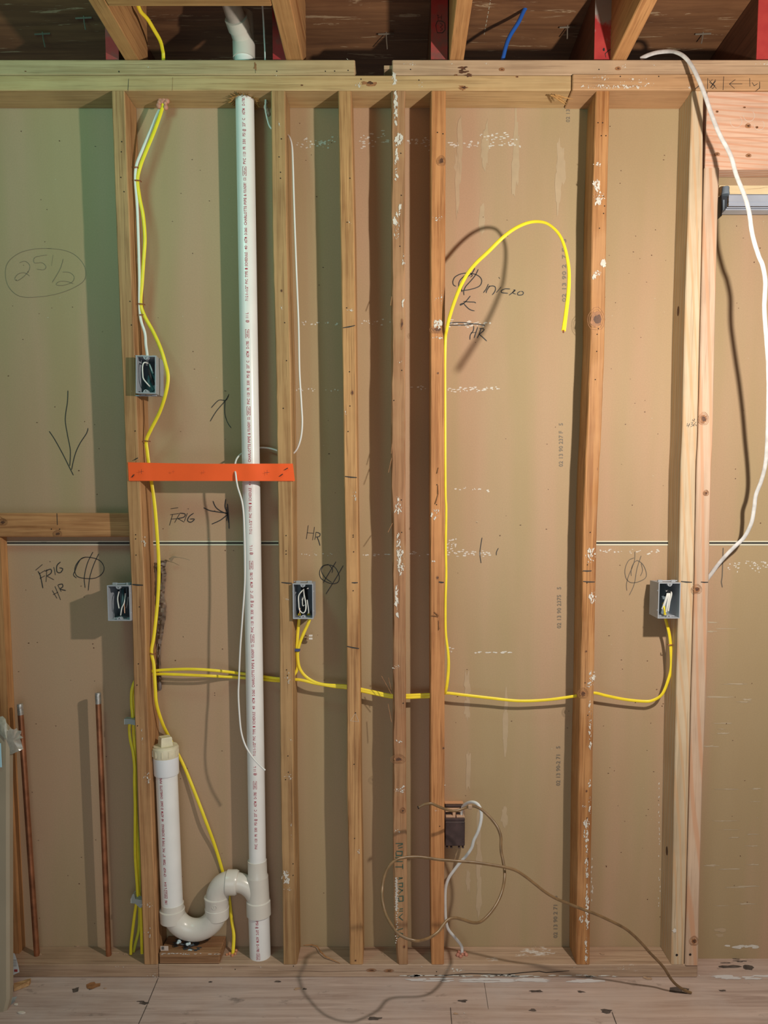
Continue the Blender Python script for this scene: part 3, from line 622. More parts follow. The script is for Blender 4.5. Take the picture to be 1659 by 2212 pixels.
stud('S2', old('z', 9, (1.08, 1.08, 1.02)), 'smooth stud with four black ticks, left of the paint-streaked stud', marks=mS2)
stud('S3', wood('weathered_fir', (.42, .22, .11), (.24, .105, .045), 'z', 10, blotch=(.50, .33, .17)), 'weathered paint-streaked stud with green stencilled letters near its foot', .0012, .006, mS3)
stud('S4', old('z', 11, (1.12, .93, .80)), 'reddish stud left of the wide bay with the black word micro', marks=mS4)
stud('S5', old('z', 12, (1.0, .86, .70), blotch=(.56, .32, .15)), 'leaning orange stud with a large knot, right of the looped yellow cable', .0009, marks=mS5)
NEW_L, NEW_D = (.78, .58, .36), (.66, .44, .24)
stud('R1', wood('new_pine_a', (.62, .49, .33), (.53, .385, .235), 'z', 13, rings=.55, ringcol=(.60, .36, .18), blotch=(.70, .57, .40), ringscale=34), 'pale new full-height stud carrying the right grey outlet box', .0003, marks=mR1, group='pale new studs')
stud('R2', wood('new_pine_b', (.62, .45, .325), (.56, .37, .245), 'z', 14, rings=.6, ringcol=(.60, .30, .16), blotch=(.70, .53, .38), ringscale=22), 'pale new trimmer stud ending below the header', .0003, marks=mR2, y0=-.004, z1=P(1530, 364).z, group='pale new studs')
# upright board flat against the drywall at the far left, below the blocking
mb = MB(); zt_ = P(0, 1161, .052).z; xa, xb_ = P(0, 1161, .052).x, P(40, 2020, .052).x
mb.loop([[Vector((xa-.089, .052, zt_)), Vector((xa, .052, zt_)), Vector((xa, .0885, zt_)), Vector((xa-.089, .0885, zt_))], [Vector((xb_-.089, .052, zb1+.0005)), Vector((xb_, .052, zb1+.0005)), Vector((xb_, .0885, zb1+.0005)), Vector((xb_-.089, .0885, zb1+.0005))]], 0, True, False)
mb.build('upright_board', old('z', 15, (1.05, .95, .85)), label='upright board flat against the drywall at the far left edge, behind the taped panel', cat='board')

# blocking between studs, header, opening
z0, z1 = P(100, 1160, .052).z, P(100, 1108, .052).z
xr_ = P(274, 1130, 0).x-.001
mb = MB(); mb.box(XL, xr_+.004, .052, .0885, z0, z1, 0, .002)
board_marks(mb, ((124,1153,8,6),(5,1128,9,6)), ((111,1143),(129,1143)), .0512, 1); mb.ribbon([P(123,1109,.0512), P(124,1134,.0512)], .0026, 5)
mb.ribbon([P(5+x, 1125+yy, .0512) for x, yy in ((-6,-10),(2,-4),(4,4),(-2,9))], .0014, 1)
for k in range(3): pass
blk = mb.build('blocking_board', [old('x', 16, (1.12, .98, .92)), M_knot, M_knot2, M_hole, M_comp, M_marker], label='flat horizontal blocking board fixed against the drywall at far left', cat='board')
zh0 = P(1600, 366).z; xh0 = P(1521.5, 300).x+.004
mb = MB(); mb.box(xh0, XR, 0, .0375, zh0, zt1-.002, 0, .0015); mb.box(xh0, XR, .0395, .058, zh0+.004, zt1-.002, 0, .0015)
board_marks(mb, ((1549,241,4,3),(1608,232,4,2),(1616,272,5,4),(1635,275,4,3),(1549,333,5,3),(1617,336,5,3)), (), -.0006)
for (u, v, r_) in ((1590,262,13),(1640,270,11),(1618,250,12)):
    mb.ribbon([P(u+r_*math.cos(a*.3), v+r_*math.sin(a*.3), -.0007) for a in range(-3, 12)], .0008, 4)
mb.build('door_header', [wood('new_fir_header', (.72, .49, .36), (.60, .35, .235), 'x', 17, rings=.7, ringcol=(.62, .31, .19), ringscale=40), M_knot, M_knot2, M_hole, M_comp], label='pale pink new header beam over the opening at upper right', cat='beam')
# nailer and sliding door track under the header
xo = P(1553, 420, .07).x
mb = MB(); mb.box(xo, XR, .070, .0885, P(1600, 440, .07).z, P(1600, 400, .07).z, 0, .001)
mb.ribbon([P(1610, 409, .0695), P(1640, 407, .0695), P(1659, 404, .0695)], .0008, 1)
mb.build('nailer_board', [wood('new_spruce', (.82, .68, .42), (.76, .60, .36), 'x', 18), M_knot], label='cream coloured nailer board above the metal door track', cat='board')
tr = empty('door_track', (P(1560, 456, .04).x, .045, P(1560, 456, .04).z), 'grey metal sliding door track with a dark end bracket under the header', 'door track')
za, zb = P(1600, 455.5, .040).z, P(1600, 419.5, .040).z; xt = P(1574, 440, .04).x
mb = MB(); mb.box(xt, XR, .040, .0415, za+.012, zb, 0, .0003); mb.box(xt-.006, XR, .036, .062, za+.006, za+.0085, 0, .0005); mb.box(xt-.010, XR, .034, .066, za, za+.003, 0, .0006)
mb.box(xt, XR, .040, .066, zb-.0015, zb, 0); mb.box(xt, XR, .0385, .0402, za+.014, za+.017, 0, .0003); mb.box(xt, XR, .0385, .0402, za+.022, za+.024, 0, .0003)
mb.build('track_channel', M_steel, tr)
mb = MB(); p = P(1556, 458, .04); q = P(1574, 422, .04)
mb.box(p.x-.001, p.x+.002, .034, .062, p.z-.012, q.z, 0, .0003); mb.box(p.x+.003, q.x, .045, .060, p.z+.008, q.z, 0, .001); mb.box(p.x+.004, p.x+.009, .036, .045, p.z+.003, p.z+.03, 1, .0005)
mb.build('end_bracket', [M_darksteel, M_greysteel], tr)
mb = MB(); p = P(1567, 421, .045); mb.lathe([(0, .0105), (.004, .0105), (.008, .0095), (.018, .0095), (.02, .0085)], p, (0, 0, 1), 0, 20); mb.build('roller', M_greysteel, tr, label='blue-grey round roller')

# ------------------------------------------------------------------ orange strap
st = empty('orange_strap', P(456, 1039, 0), 'bright orange plastic strap stapled across two studs over the vent pipe', 'strap')
mb = MB(); N = 40; top = []; 
def strapv(u, k):
    t = (u-276)/(636-276); a = 998.5+3.6*math.sin(min(1, t*1.7)*math.pi/2) - .6*t; b = 1038.7+.4*t
    return a if k == 0 else b
ys = -.0018
rings = []
for i in range(N+1):
    t = i/N; ut = 276+(632.5-276)*t; ub = 278+(637-278)*t
    yy = ys - .004*math.exp(-((t-.75)/.06)**2) + (.002*math.sin(t*9))*(1 if .1 < t < .9 else 0)
    a = P(ut, strapv(ut, 0), yy); b = P(ub, strapv(ub, 1), yy-.001); c = (a+b)/2; c.y += .0008
    o_ = Vector((0, .0011, 0)); rings.append([a, c, b, b+o_, c+o_, a+o_])
mb.loop(rings, 0, True, True)
mb.build('strap_band', M_strap, st)
def plus(u, v, m, s=5):
    mb = MB(); mb.ribbon([P(u-s, v, -.009), P(u+s, v, -.009)], .0012, 0); mb.ribbon([P(u, v-s, -.009), P(u, v+s, -.009)], .0012, 0); return mb.build('printed_cross', m, st)
M_dred = plain('dark_orange_print', (.55, .07, .02), .6)
plus(305.5, 1018.5, M_marker); plus(374, 1019, M_dred, 3.5); plus(440, 1020, M_dred, 4); plus(577, 1020.5, M_marker)
for (u, v, du, dv) in ((290,994,8,-5),(285,1031,5,-6),(604,1029,7,-5),(615,1015,7,-4)):
    mb = MB(); mb.tube([P(u-.0, v, -.0045), P(u+du, v+dv, -.0045)], .0011, 0, 6); mb.build('staple', M_marker, st)

# ------------------------------------------------------------------ drain and vent piping (one glued assembly)
YP = .045
dr = empty('drain_assembly', P(556, 2075, YP), 'white plastic vent pipe and drain trap assembly with red printing', 'pipe')
R1_ = .0241; R2_ = .0302
def cyl_between(mb, a, b, r, mi=0, n=40): mb.lathe([(0, r), ((b-a).length, r)], a, b-a, mi, n)
pA = P(556.5, 1870, YP); pB = P(528.5, 205, YP); dv_ = (pB-pA).normalized()
pTop = pA + dv_*((ZP+.075-pA.z)/dv_.z)
def on_pipe(z, base=pA, d=dv_): return base+d*((z-base.z)/d.z)
mb = MB(); cyl_between(mb, pA, pTop, R1_); mb.lathe([(0, R1_), (0, R1_+.0008), (.004, R1_+.0008), (.004, R1_)], on_pipe(P(541, 1046, YP).z), dv_); mb.build('vent_pipe', M_pvc, dr)
# printing wrapped round a pipe. segs: (text, v start, v end) read upward
def wrap_print(segs, ctr, r, zmap, name, parent, hgt=.0068, ang0=0.0, down=False):
    mb = MB()
    def place(vs, fs, x0, x1, y0, y1, za, zb_, h):
        out = []
        for p in vs:
            t = (p.x-x0)/(x1-x0); s_ = ((p.y-y0)/(y1-y0)-.5)*h
            if down: s_ = -s_
            z = za+(zb_-za)*t; c = ctr(z); a = -s_/r + ang0
            out.append(Vector((c.x+math.sin(a)*(r+.0004), c.y-math.cos(a)*(r+.0004), z)))
        mb.add(out, fs, 0)
    for (s_, za, zb_) in segs:
        boxed = s_.startswith('['); tx = s_.strip('[]')
        if zb_ < za-0 and not down: pass
        vs, fs = text_mesh(tx, 1.0)
        x0 = min(p.x for p in vs); x1 = max(p.x for p in vs); y0 = -.0; y1 = .72
        a_, b_ = za, zb_
        if boxed:
            m_ = (zb_-za)*.12; a_, b_ = za+m_, zb_-m_
        place(vs, fs, x0, x1, y0, y1, a_, b_, hgt*(.62 if boxed else 1))
        if boxed:
            e = .06; q = [(0, 0), (1, 0), (1, 1), (0, 1)]
            def rect(x0_, x1_, y0_, y1_): place([Vector((x, y, 0)) for x, y in ((x0_, y0_), (x1_, y0_), (x1_, y1_), (x0_, y1_))], [(0, 1, 2, 3)], 0, 1, 0, 1, za, zb_, hgt*1.35)
            rect(0, 1, 0, .1); rect(0, 1, .9, 1); rect(0, .045, 0, 1); rect(.955, 1, 0, 1)
    return mb.build(name, M_red, parent)
def zv(v): return P(535, v, YP-R1_).z
cyc = [('CHARLOTTE', 998, 959), ('PIPE', 956, 942), ('&', 939, 935), ('FOUNDRY', 932, 911), ('CO.', 907, 900), ('[NSF-pw]', 897, 878), ('PVC', 873, 861), ('1120', 857, 848), ('PR', 843, 837), ('330', 832, 822), ('PSI', 816, 809), ('@', 806, 801), ('23\u00b0', 796, 787), ('C', 783, 779),
       ('ASTM', 772, 759), ('D-1785', 753, 737), ('[NSF-dwv]', 730, 711), ('@', 697, 691), ('11 L', 687, 675), ('7112', 650, 639), ('1-1/2"', 636, 617), ('PVC', 613, 603), ('TYPE', 599, 586), ('1', 582, 579), ('SCHEDULE', 575, 545), ('40', 539, 531), ('ASTM', 525, 512), ('D-2665', 507, 492)]
per = zv(486)-zv(998)
for k in (-2, -1, 0, 1):
    seg = []
    for s_, a, b in cyc:
        za_, zb_ = zv(a)+k*per, zv(b)+k*per
        if za_ < zv(1852) or zb_ > zv(207): continue
        seg.append((s_, za_, zb_))
    cut = next((i for i, q in enumerate(seg) if q[0] == '7112'), len(seg))
    for part in (seg[:cut], seg[cut:]):
        if part: wrap_print(part, on_pipe, R1_, None, 'red_printing', dr, .0072, .04)
# tee fitting and its lower pipe
q0 = P(555.5, 1858, YP); q1 = P(557, 1893, YP); q2 = P(559, 1948, YP); q3 = P(560.5, 1975, YP); q4 = P(563, 2090, YP)
q4 = q0+(q4-q0)*((q0.z-(zb1-.03))/(q0.z-q4.z)); ax = (q4-q0).normalized()
L = lambda v: (P(557, v, YP-.03)-P(557, 1858, YP-.03)).length
mb = MB(); mb.lathe([(0, R1_), (0, .0268), (L(1888), .0272), (L(1892), .0300), (L(1894), .0300), (L(1944), .0318), (L(1946), .0345), (L(1976), .0350), (L(1978), .0302)], q0, ax, 0, 40)
# branch sweeping to the left
C1 = [P(498, 1906, YP), P(512, 1906, YP), P(522, 1908, YP), P(534, 1914, YP), P(545, 1925, YP), P(553, 1940, YP), P(557, 1952, YP)]
pp = smooth_path(C1, .004); mb.tube(pp, [.0283-.004*i/len(pp) for i in range(len(pp))], 0, 36)
cc = [P(491, 1906, YP), P(491.2, 1906, YP), P(510, 1906, YP), P(514, 1906.2, YP)]
mb.tube(cc, [.0300, .0352, .0352, .0320], 0, 40)
mb.build('sanitary_tee', M_fit, dr)
pl0 = q0+ax*L(1974); mb = MB(); cyl_between(mb, pl0, q4, R2_); mb.build('lower_pipe', M_pvc, dr)
def zl(v): return P(560, v, YP-R2_).z
def ctr2(z): return q0+ax*((z-q0.z)/ax.z)
wrap_print([('3', zl(1983), zl(1986)), ('PSI', zl(1990), zl(1999)), ('@', zl(2002), zl(2006)), ('23\u00b0C', zl(2009), zl(2020)), ('ASTM', zl(2024), zl(2036)), ('D-1785', zl(2040), zl(2057)), ('[NSF-pw]', zl(2060), zl(2074))], ctr2, R2_, None, 'red_printing', dr, .0072, -.0, True)
# standpipe with clean-out
YS = .040
s0 = P(372.5, 1972, YS); s1 = P(358.5, 1640, YS); sd_ = (s1-s0).normalized()
mb = MB(); cyl_between(mb, s0, s1, R2_); mb.build('standpipe', M_pvc, dr)
def ctr3(z): return s0+sd_*((z-s0.z)/sd_.z)
def zs(v): return P(365, v, YS-R2_).z
wrap_print([(t, zs(a), zs(b)) for t, a, b in (('1785', 1954, 1945), ('[NSF-pw]', 1941, 1923), ('L 014', 1920, 1906), ('CP AGP', 1894, 1875), ('7200', 1869, 1857), ('2"', 1852, 1846), ('PVC', 1841, 1832), ('TYPE', 1829, 1816), ('1', 1813, 1811), ('SCHEDULE', 1807, 1781), ('40', 1775, 1769), ('ASTM', 1766, 1753), ('D 2665', 1749, 1731), ('CHARLOTTE', 1726, 1697), ('PIPE', 1693, 1681))],
           ctr3, R2_, None, 'red_printing', dr, .0070, -.24)
Ls = lambda v: (ctr3(zs(v))-s0).length
mb = MB(); mb.lathe([(Ls(1679), R2_), (Ls(1680), .0335), (Ls(1677), .0344), (Ls(1642), .0350), (Ls(1641), .031)], s0, sd_, 0, 40); mb.build('coupling', plain('bright_pvc', (.80, .83, .86), .35), dr, label='bright white coupling under the clean-out cap')
mb = MB(); mb.lathe([(Ls(1645), .0335), (Ls(1644), .0345), (Ls(1640), .0352), (Ls(1622), .0362), (Ls(1620), .0350), (Ls(1619), .0325), (Ls(1617), .0325)], s0, sd_, 0, 40)
for k in range(12):
    a = k*math.pi/6; c = s0+sd_*((Ls(1640)+Ls(1623))/2); cx, cy = math.cos(a)*.0356, math.sin(a)*.0356; mb.box(c.x+cx-.0012, c.x+cx+.0012, c.y+cy-.0012, c.y+cy+.0012, c.z-.009, c.z+.009, 0, .0003)
cap = mb.build('cleanout_cap', M_cream, dr, label='cream ribbed clean-out cap')
mb = MB(); c = s0+sd_*Ls(1618); h_ = .026; a = math.radians(33); hw = .0155
vs = []
for zz, k in ((0, 1.06), (h_*.9, .96), (h_, .88)):
    for (sx, sy) in ((-1, -1), (1, -1), (1, 1), (-1, 1)):
        x, y = sx*hw*k, sy*hw*k; vs.append(c+Vector((x*math.cos(a)-y*math.sin(a), x*math.sin(a)+y*math.cos(a), zz)))
fs = []
for r_ in range(2):
    for j in range(4): fs.append((r_*4+j, r_*4+(j+1) % 4, r_*4+4+(j+1) % 4, r_*4+4+j))
fs.append((8, 9, 10, 11)); mb.add(vs, fs, 0); mb.build('square_plug', M_cream, cap)
# U bend
def arc(cu, cv, r, a0, a1, n, y0, y1):
    out = []
    for k in range(n+1):
        t = k/n; a = math.radians(a0+(a1-a0)*t); out.append(P(cu+r*math.cos(a), cv+r*math.sin(a), y0+(y1-y0)*t))
    return out
mb = MB(); ub = [P(372.5, 1950, YS)]+arc(421, 1960, 48.5, 180, 0, 22, YS, YP)+[P(469, 1950, YP)]
mb.tube(ub, .0315, 0, 36)
mb.lathe([(-.001, .0315), (0, .0345), (.030, .0352), (.034, .0352), (.036, .0312)], P(373, 1988, YS), sd_, 0, 40)
mb.lathe([(-.001, .0315), (.001, .0335), (.030, .0342), (.031, .0330), (.056, .0338), (.060, .0352), (.064, .0352), (.066, .031)], P(469, 1982, YP), (0, 0, 1), 0, 40)
trp = mb.build('trap_bend', M_fit, dr)
def embossed(lst, name, parent, y):
    mb = MB()
    for st_ in lst: mb.tube(smooth_path([P(300+x/4.1475, 1812+yy/4.1475, y) for x, yy in st_], .003), .0007, 0, 5)
    return mb.build(name, M_fit, parent)
embossed([[(655,615),(665,600),(685,600),(697,615),(690,632),(668,635),(655,615)], [(672,600),(678,635)]], 'moulded_mark', trp, YP-.0342)
mb = MB(); el = [P(469, 1948, YP), P(469, 1940, YP)]+arc(503, 1940, 34, 180, 270, 14, YP, YP)
el = [P(469, 1950, YP), P(469.5, 1938, YP), P(471, 1928, YP), P(475, 1919, YP), P(481, 1912, YP), P(488, 1908, YP), P(496, 1906, YP), P(502, 1906, YP)]
mb.tube(smooth_path(el, .004), .0322, 0, 36); mb.build('trap_elbow', M_fit, dr)
# wye above the plate with a dusty branch pipe coming forward
mb = MB(); wz = on_pipe(P(528, 112, YP).z)
mb.lathe([(0, R1_), (.0, .0285), (.040, .0290), (.042, .0270), (.11, .0262)], on_pipe(P(528, 113, YP-.0285).z), dv_, 0, 36)
b0 = on_pipe(P(528, 90, YP).z); bd = Vector((-.14, -.88, .44)).normalized()
mb.lathe([(0, .0262), (.034, .0262), (.035, .0290), (.060, .0294), (.061, .0245)], b0, bd, 0, 36)
mb.build('wye_fitting', M_fit, dr)
mb = MB(); mb.lathe([(.055, R1_), (.200, R1_)], b0, bd, 0, 36); mb.build('branch_pipe', M_pvcold, dr, label='dusty brown branch pipe coming forward above the plate')

# wooden block and smears under the trap
mb = MB(); x0, x1 = P(344, 2070, .002).x, P(474, 2070, .002).x; zt = P(400, 2058, .002).z
mb.box(x0, x1, .002, .086, zb1+.0006, zt, 0, .002)
r = random.Random(5)
for k in range(34):
    c = Vector((r.uniform(x0+.03, x1-.05), r.uniform(.012, .07), zt+.0005+r.random()*.0003)); n = 9; vs = [c]
    for j in range(n): q = r.uniform(.003, .010); vs.append(c+Vector((q*math.cos(6.283*j/n), q*.8*math.sin(6.283*j/n), 0)))
    mb.add(vs, [(0, 1+j, 1+(j+1) % n) for j in range(n)], 1 if k < 30 else 2)
for k in range(20): mb.blob(P(r.uniform(346, 474), 2060+r.uniform(-1, 2), .0014), r.uniform(.002, .007), .001, 3, k, 8, .4)
mb.build('wood_block', [old('x', 19, (.75, .72, .78)), plain('dark_glue', (.06, .065, .07), .35), plain('pale_blue_foam', (.55, .68, .72), .7), M_comp], label='short chipped wood block under the white trap, set on the plate', cat='block')
def foam(u, v, y, s_): 
    mb = MB(); c = P(u, v, y); 
    for k in range(5):
        o_ = Vector((r.uniform(-s_, s_), r.uniform(-.003, .003), r.uniform(-s_, s_)*.5)); mb.lathe([(-.004, .001), (-.002, .004), (.002, .0045), (.004, .001)], c+o_, (r.uniform(-1, 1), .3, 1), 0, 8)
    return mb
foam(388, 2034, .004+.016, .006).build('foam_crumb', plain('pale_foam', (.55, .68, .72), .7), label='pale blue foam crumb at the left under the white trap', cat='foam')
foam(408, 2040, .018, .005).build('foam_crumb', plain('pale_foam2', (.55, .68, .72), .7), label='pale blue foam crumb right under the middle of the trap', cat='foam')
mb = MB(); a = P(347, 2047, 0.0); mb.box(P(347, 2050, .012).x, P(364, 2050, .012).x, .010, .0112, P(350, 2053, .012).z, P(350, 2043, .012).z, 0, .0003)
for k in range(5): mb.box(P(349+k*1.2, 2050, .0095).x, P(349.6+k*1.2, 2050, .0095).x, .0094, .0099, P(350, 2051.5, .0095).z, P(350, 2045, .0095).z, 1)
mb.build('paper_label', [plain('label_paper', (.62, .50, .42), .7), M_marker], label='small paper label with dark bars at the left of the wood block', cat='label')

# ------------------------------------------------------------------ copper stub pipes
def copper(a, b, lb, y=.045):
    e = empty('copper_pipe', P(*b, y), lb, 'pipe', 'capped copper pipes')
    A, B = P(*a, y), P(*b, y); B = A+(B-A)*((A.z-zb1)/(A.z-B.z)); d = (B-A).normalized(); Lg = (B-A).length
    mb = MB(); mb.lathe([(.012, .0078), (Lg, .0078)], A, d, 0, 24); mb.build('pipe_tube', M_copper, e)
    mb = MB(); mb.lathe([(0, .006), (.0005, .0078), (.004, .0082), (.0045, .0078), (.008, .0086), (.010, .0080), (.016, .0085), (.020, .0079), (.030, .0081), (.032, .0078)], A, d, 0, 24); mb.build('soldered_cap', M_solder, e)
    return B
B1 = copper((43, 1520), (80, 2066), 'capped copper pipe nearest the left edge, beside the taped panel')
B2 = copper((211.5, 1496), (235, 2066), 'capped copper pipe standing alone between the left edge and the first full stud')

# ------------------------------------------------------------------ cables
def cable(name, pts, r, m, lb, flat=.55, cat='cable', group=None, up=(0, 1, 0), ends=None, n=12):
    mb = MB(); pp = smooth_path(cpath(pts), .006)
    if isinstance(r, (list, tuple)):     # (image row, radius) pairs along the run
        Lk = len(pp)-1; r = [interp(r, i/Lk, 1) for i in range(Lk+1)]
    mb.tube(pp, r, 0, n, flat, up)
    o = mb.build(name, m, label=lb, cat=cat, group=group)
    if ends: 
        for (i, j, mm, rr) in ends:
            e = MB(); a = pp[i]; d = (pp[i]-pp[j]).normalized(); e.tube([a, a+d*.006], rr, 0, 8); e.build('bare_end', mm, o)
    return o
def staple(u, v, wpx, y, parent, ang=0):
    mb = MB(); p = P(u-wpx/2, v, y); q = P(u+wpx/2, v+ang, y); mb.tube([p+Vector((0, .008, 0)), p, (p+q)/2+Vector((0, -.001, 0)), q, q+Vector((0, .008, 0))], .0014, 0, 8)
    return mb.build('cable_staple', M_staple, parent)
yc = .045
cA = cable('yellow_cable', [(296,6,-.065),(304,25,-.05),(318,40,-.03),(332.5,64,-.005),(346,88,.02),(351,108,.037),(353,128,.045),(353,222,.046),(350,235,.045),(342,260,.042),(330,292,.038),(315,328,.034),(303,360,.03),(297,390,.03),(302,430,.03),(309,465,.03),(313,515,.03),(310,565,.03),(307,610,.03),(304,655,.03),(312,682,.025),(330,715,.015),(346,750,.0),(357,785,-.012),(363,815,-.014),(358,850,-.010),(345,890,.008),(326,928,.024),(316,952,.03),(318,975,.03),(321,1000,.03),(327,1040,.03),(334,1090,.03),(339,1150,.03),(343,1220,.03),(341,1290,.03),(333,1370,.03),(327,1407,.03),(332,1435,.03),(335,1480,.03),(338,1520,.035),(350,1560,.055),(365,1592,.079),(395,1650,.080),(420,1710,.074),(445,1775,.068),(465,1830,.078),(480,1880,.0835),(493,1930,.0835),(500,1985,.078),(505,2020,.065),(503,2062,.050)],
   .0047, M_yel, 'long yellow cable snaking down the leftmost full stud from ceiling to floor', .5, group='yellow cables')
for (u, v, w_) in ((297,389,12),(305,656,12),(317,952,11),(329,1412,9)): staple(u, v, w_, .024, cA, 1)
cB = cable('white_cable', [(345,236,.05),(338,250,.05),(325,282,.045),(308,322,.036),(295,356,.03),(292,388,.03),(296,440,.03),(299,520,.03),(301,600,.03),(301,655,.03),(304,690,.028),(313,720,.024),(315,745,.022),(318,768,.022),(318,790,.022)],
   .0038, M_white, 'white cable running beside the long yellow one into the upper left box', .6)
staple(294, 361, 7, .024, cB); staple(306, 680, 9, .024, cB)
# two cables coming up left of stud F, through it and on to the right
cable('yellow_cable', [(282.6,2062,.045),(283,2041),(287,2005),(291.7,1969),(296,1940),(296.6,1920),(295,1896),(292,1848),(291.7,1787),(291.7,1739),(290.5,1691),(290.5,1655),(287,1624),(281,1595),(279.7,1566),(286,1551),(284,1522),(284.5,1493),(290.5,1473),(300,1460),(328,1450),(380,1446),(430,1446),(480,1450),(520,1455),(560,1460),(600,1467),(628,1462),(637,1452),(643,1440),(642,1405),(644,1370),(647,1338),(648,1325)] and
   [(q[0], q[1], .045) for q in [(282.6,2062),(283,2041),(287,2005),(291.7,1969),(296,1940),(296.6,1920),(295,1896),(292,1848),(291.7,1787),(291.7,1739),(290.5,1691),(290.5,1655),(287,1624),(281,1595),(279.7,1566),(286,1551),(284,1522),(284.5,1493),(290.5,1473),(300,1460),(328,1450)]]+[(380,1446,.04),(430,1446,.035),(480,1450,.05),(520,1455,.078),(560,1460,.078),(600,1466,.055),(628,1464,.045),(637,1455,.045),(643,1440,.045),(641,1405,.04),(643,1370,.035),(646,1338,.03),(647,1325,.03)],
   .0041, M_yel, 'yellow cable from the floor, through two studs, up into the middle box', .5, group='yellow cables')
cable('yellow_cable', [(q[0], q[1], .052) for q in [(306.7,2063),(306,2041),(305,1993),(302.6,1945),(298,1920),(297,1848),(293.5,1787),(292.5,1739),(291,1691),(290.5,1619),(288,1571),(290,1530),(289,1500),(300,1470),(328,1457)]]+[(380,1457,.045),(450,1460,.05),(490,1462,.075),(520,1464,.080),(560,1467,.080),(605,1471,.06),(643,1468,.045),(680,1476,.045),(720,1483,.045),(748,1486,.045),(782,1493,.045),(810,1499,.045),(845,1506,.045),(879,1507,.045),(905,1506,.045),(930,1505,.045),(955,1500,.03),(962,1494,.018),(966,1475,.010),(969,1440,.006),(968,1410,.004),(963,1365,.002),(962.5,1300,.001),(964,1240,.001),(963,1180,.001),(964,1100,.001),(962.5,1060,.001),(962,900,.001),(962,747,.0),(965,712,-.012),(972,682,-.025),(982.6,649,-.040),(994.7,619,-.054),(1009.7,591.6,-.066),(1027.8,569,-.076),(1055,543.4,-.086),(1073,525.3,-.092),(1091,508.8,-.096),(1112,493.7,-.102),(1136,482.5,-.110),(1157.4,478.6,-.119),(1178.5,481.6,-.130),(1196.6,493.7,-.143),(1210,510,-.156),(1219,531.4,-.17),(1225,555.5,-.185),(1228.8,582.6,-.20),(1229,612.7,-.222),(1226.7,643,-.245),(1223,673,-.270),(1219,703,-.30),(1217.4,714,-.31)],
   [(0, .0041), (.52, .0041), (.55, .0030), (.76, .0028), (.80, .0044), (.86, .0046), (.90, .0034), (1, .0050)], M_yel, 'yellow cable climbing the reddish stud and looping out over the word micro', .5, group='yellow cables', ends=[(-1, -3, M_bright, .0022)])
cC = cable('yellow_cable', [(666,1325,.03),(668,1340,.03),(655,1370,.034),(645,1397,.038),(643,1420,.04),(648,1445,.042),(665,1465,.044),(695,1478,.045),(748,1482,.045),(782,1489,.045),(810,1495,.045),(845,1502,.045),(879,1502,.045),(905,1501,.045),(930,1500,.045),(962,1497,.045),(1000,1501,.045),(1060,1508,.05),(1120,1514,.052),(1180,1512,.052),(1240,1504,.045),(1257,1500,.045),(1284,1497,.045),(1310,1503,.05),(1350,1511,.055),(1390,1515,.055),(1410,1513,.052),(1430,1500,.048),(1443,1470,.044),(1450,1440,.042),(1449,1400,.04),(1446,1370,.038),(1438,1338,.036),(1436,1325,.036)],
   .0042, M_yel, 'yellow cable linking the middle box to the right box through four studs', .5, group='yellow cables')
mb = MB(); c = P(642, 1404, .038); mb.box(c.x-.008, c.x+.008, c.y-.007, c.y+.007, c.z-.004, c.z+.004, 0, .002); mb.build('tape_wrap', M_tapeblue, cC, label='blue tape round two cables')
staple(1448, 1393, 9, .034, cC, 0)
cable('yellow_cable', [(287,2062,.06),(291.7,2041,.06),(300,2005,.06),(301,1957,.058),(301,1900,.056),(300,1848,.055),(296,1787,.055),(294,1739,.055),(293,1655,.055),(291,1560,.055),(291,1500,.055),(298,1450,.06),(300,1420,.06),(298,1380,.06)],
   .0041, M_yel2, 'lime cable left of the leftmost full stud, rising behind its edge', .5, group='yellow cables')
cable('thin_white_wire', [(567,12,.0),(569,40,.02),(571,80,.04),(573,125,.045),(574,215,.046),(573,232,.045),(577,255,.045),(584,275,.045),(600,287,.045),(618,290,.045),(626,298,.03),(631,318,.025),(633,360,.022),(635,430,.02),(638,520,.02),(641,600,.02),(645,700,.02),(647,800,.02),(651,870,.02),(653,915,.02),(649,950,.024),(638,975,.034),(620,985,.05),(600,974,.07),(580,968,.075),(560,967,.075),(540,971,.075),(522,980,.06),(512,990,.03),(508,1002,.006),(507,1012,.003),(508,1019,-.001),(509,1023,-.008),(513,1050,-.014),(524,1090,-.020),(528,1150,-.022),(529,1250,-.022),(524,1330,-.018),(519,1400,-.012),(516,1470,-.010),(515,1500,-.012),(517,1540,-.018),(521,1580,-.026),(530,1610,-.034),(545,1635,-.042),(560,1652,-.048),(573,1664,-.054)],
   .0024, M_white, 'thin white wire looping past the vent pipe and out through the orange strap', 1.0, 'wire')
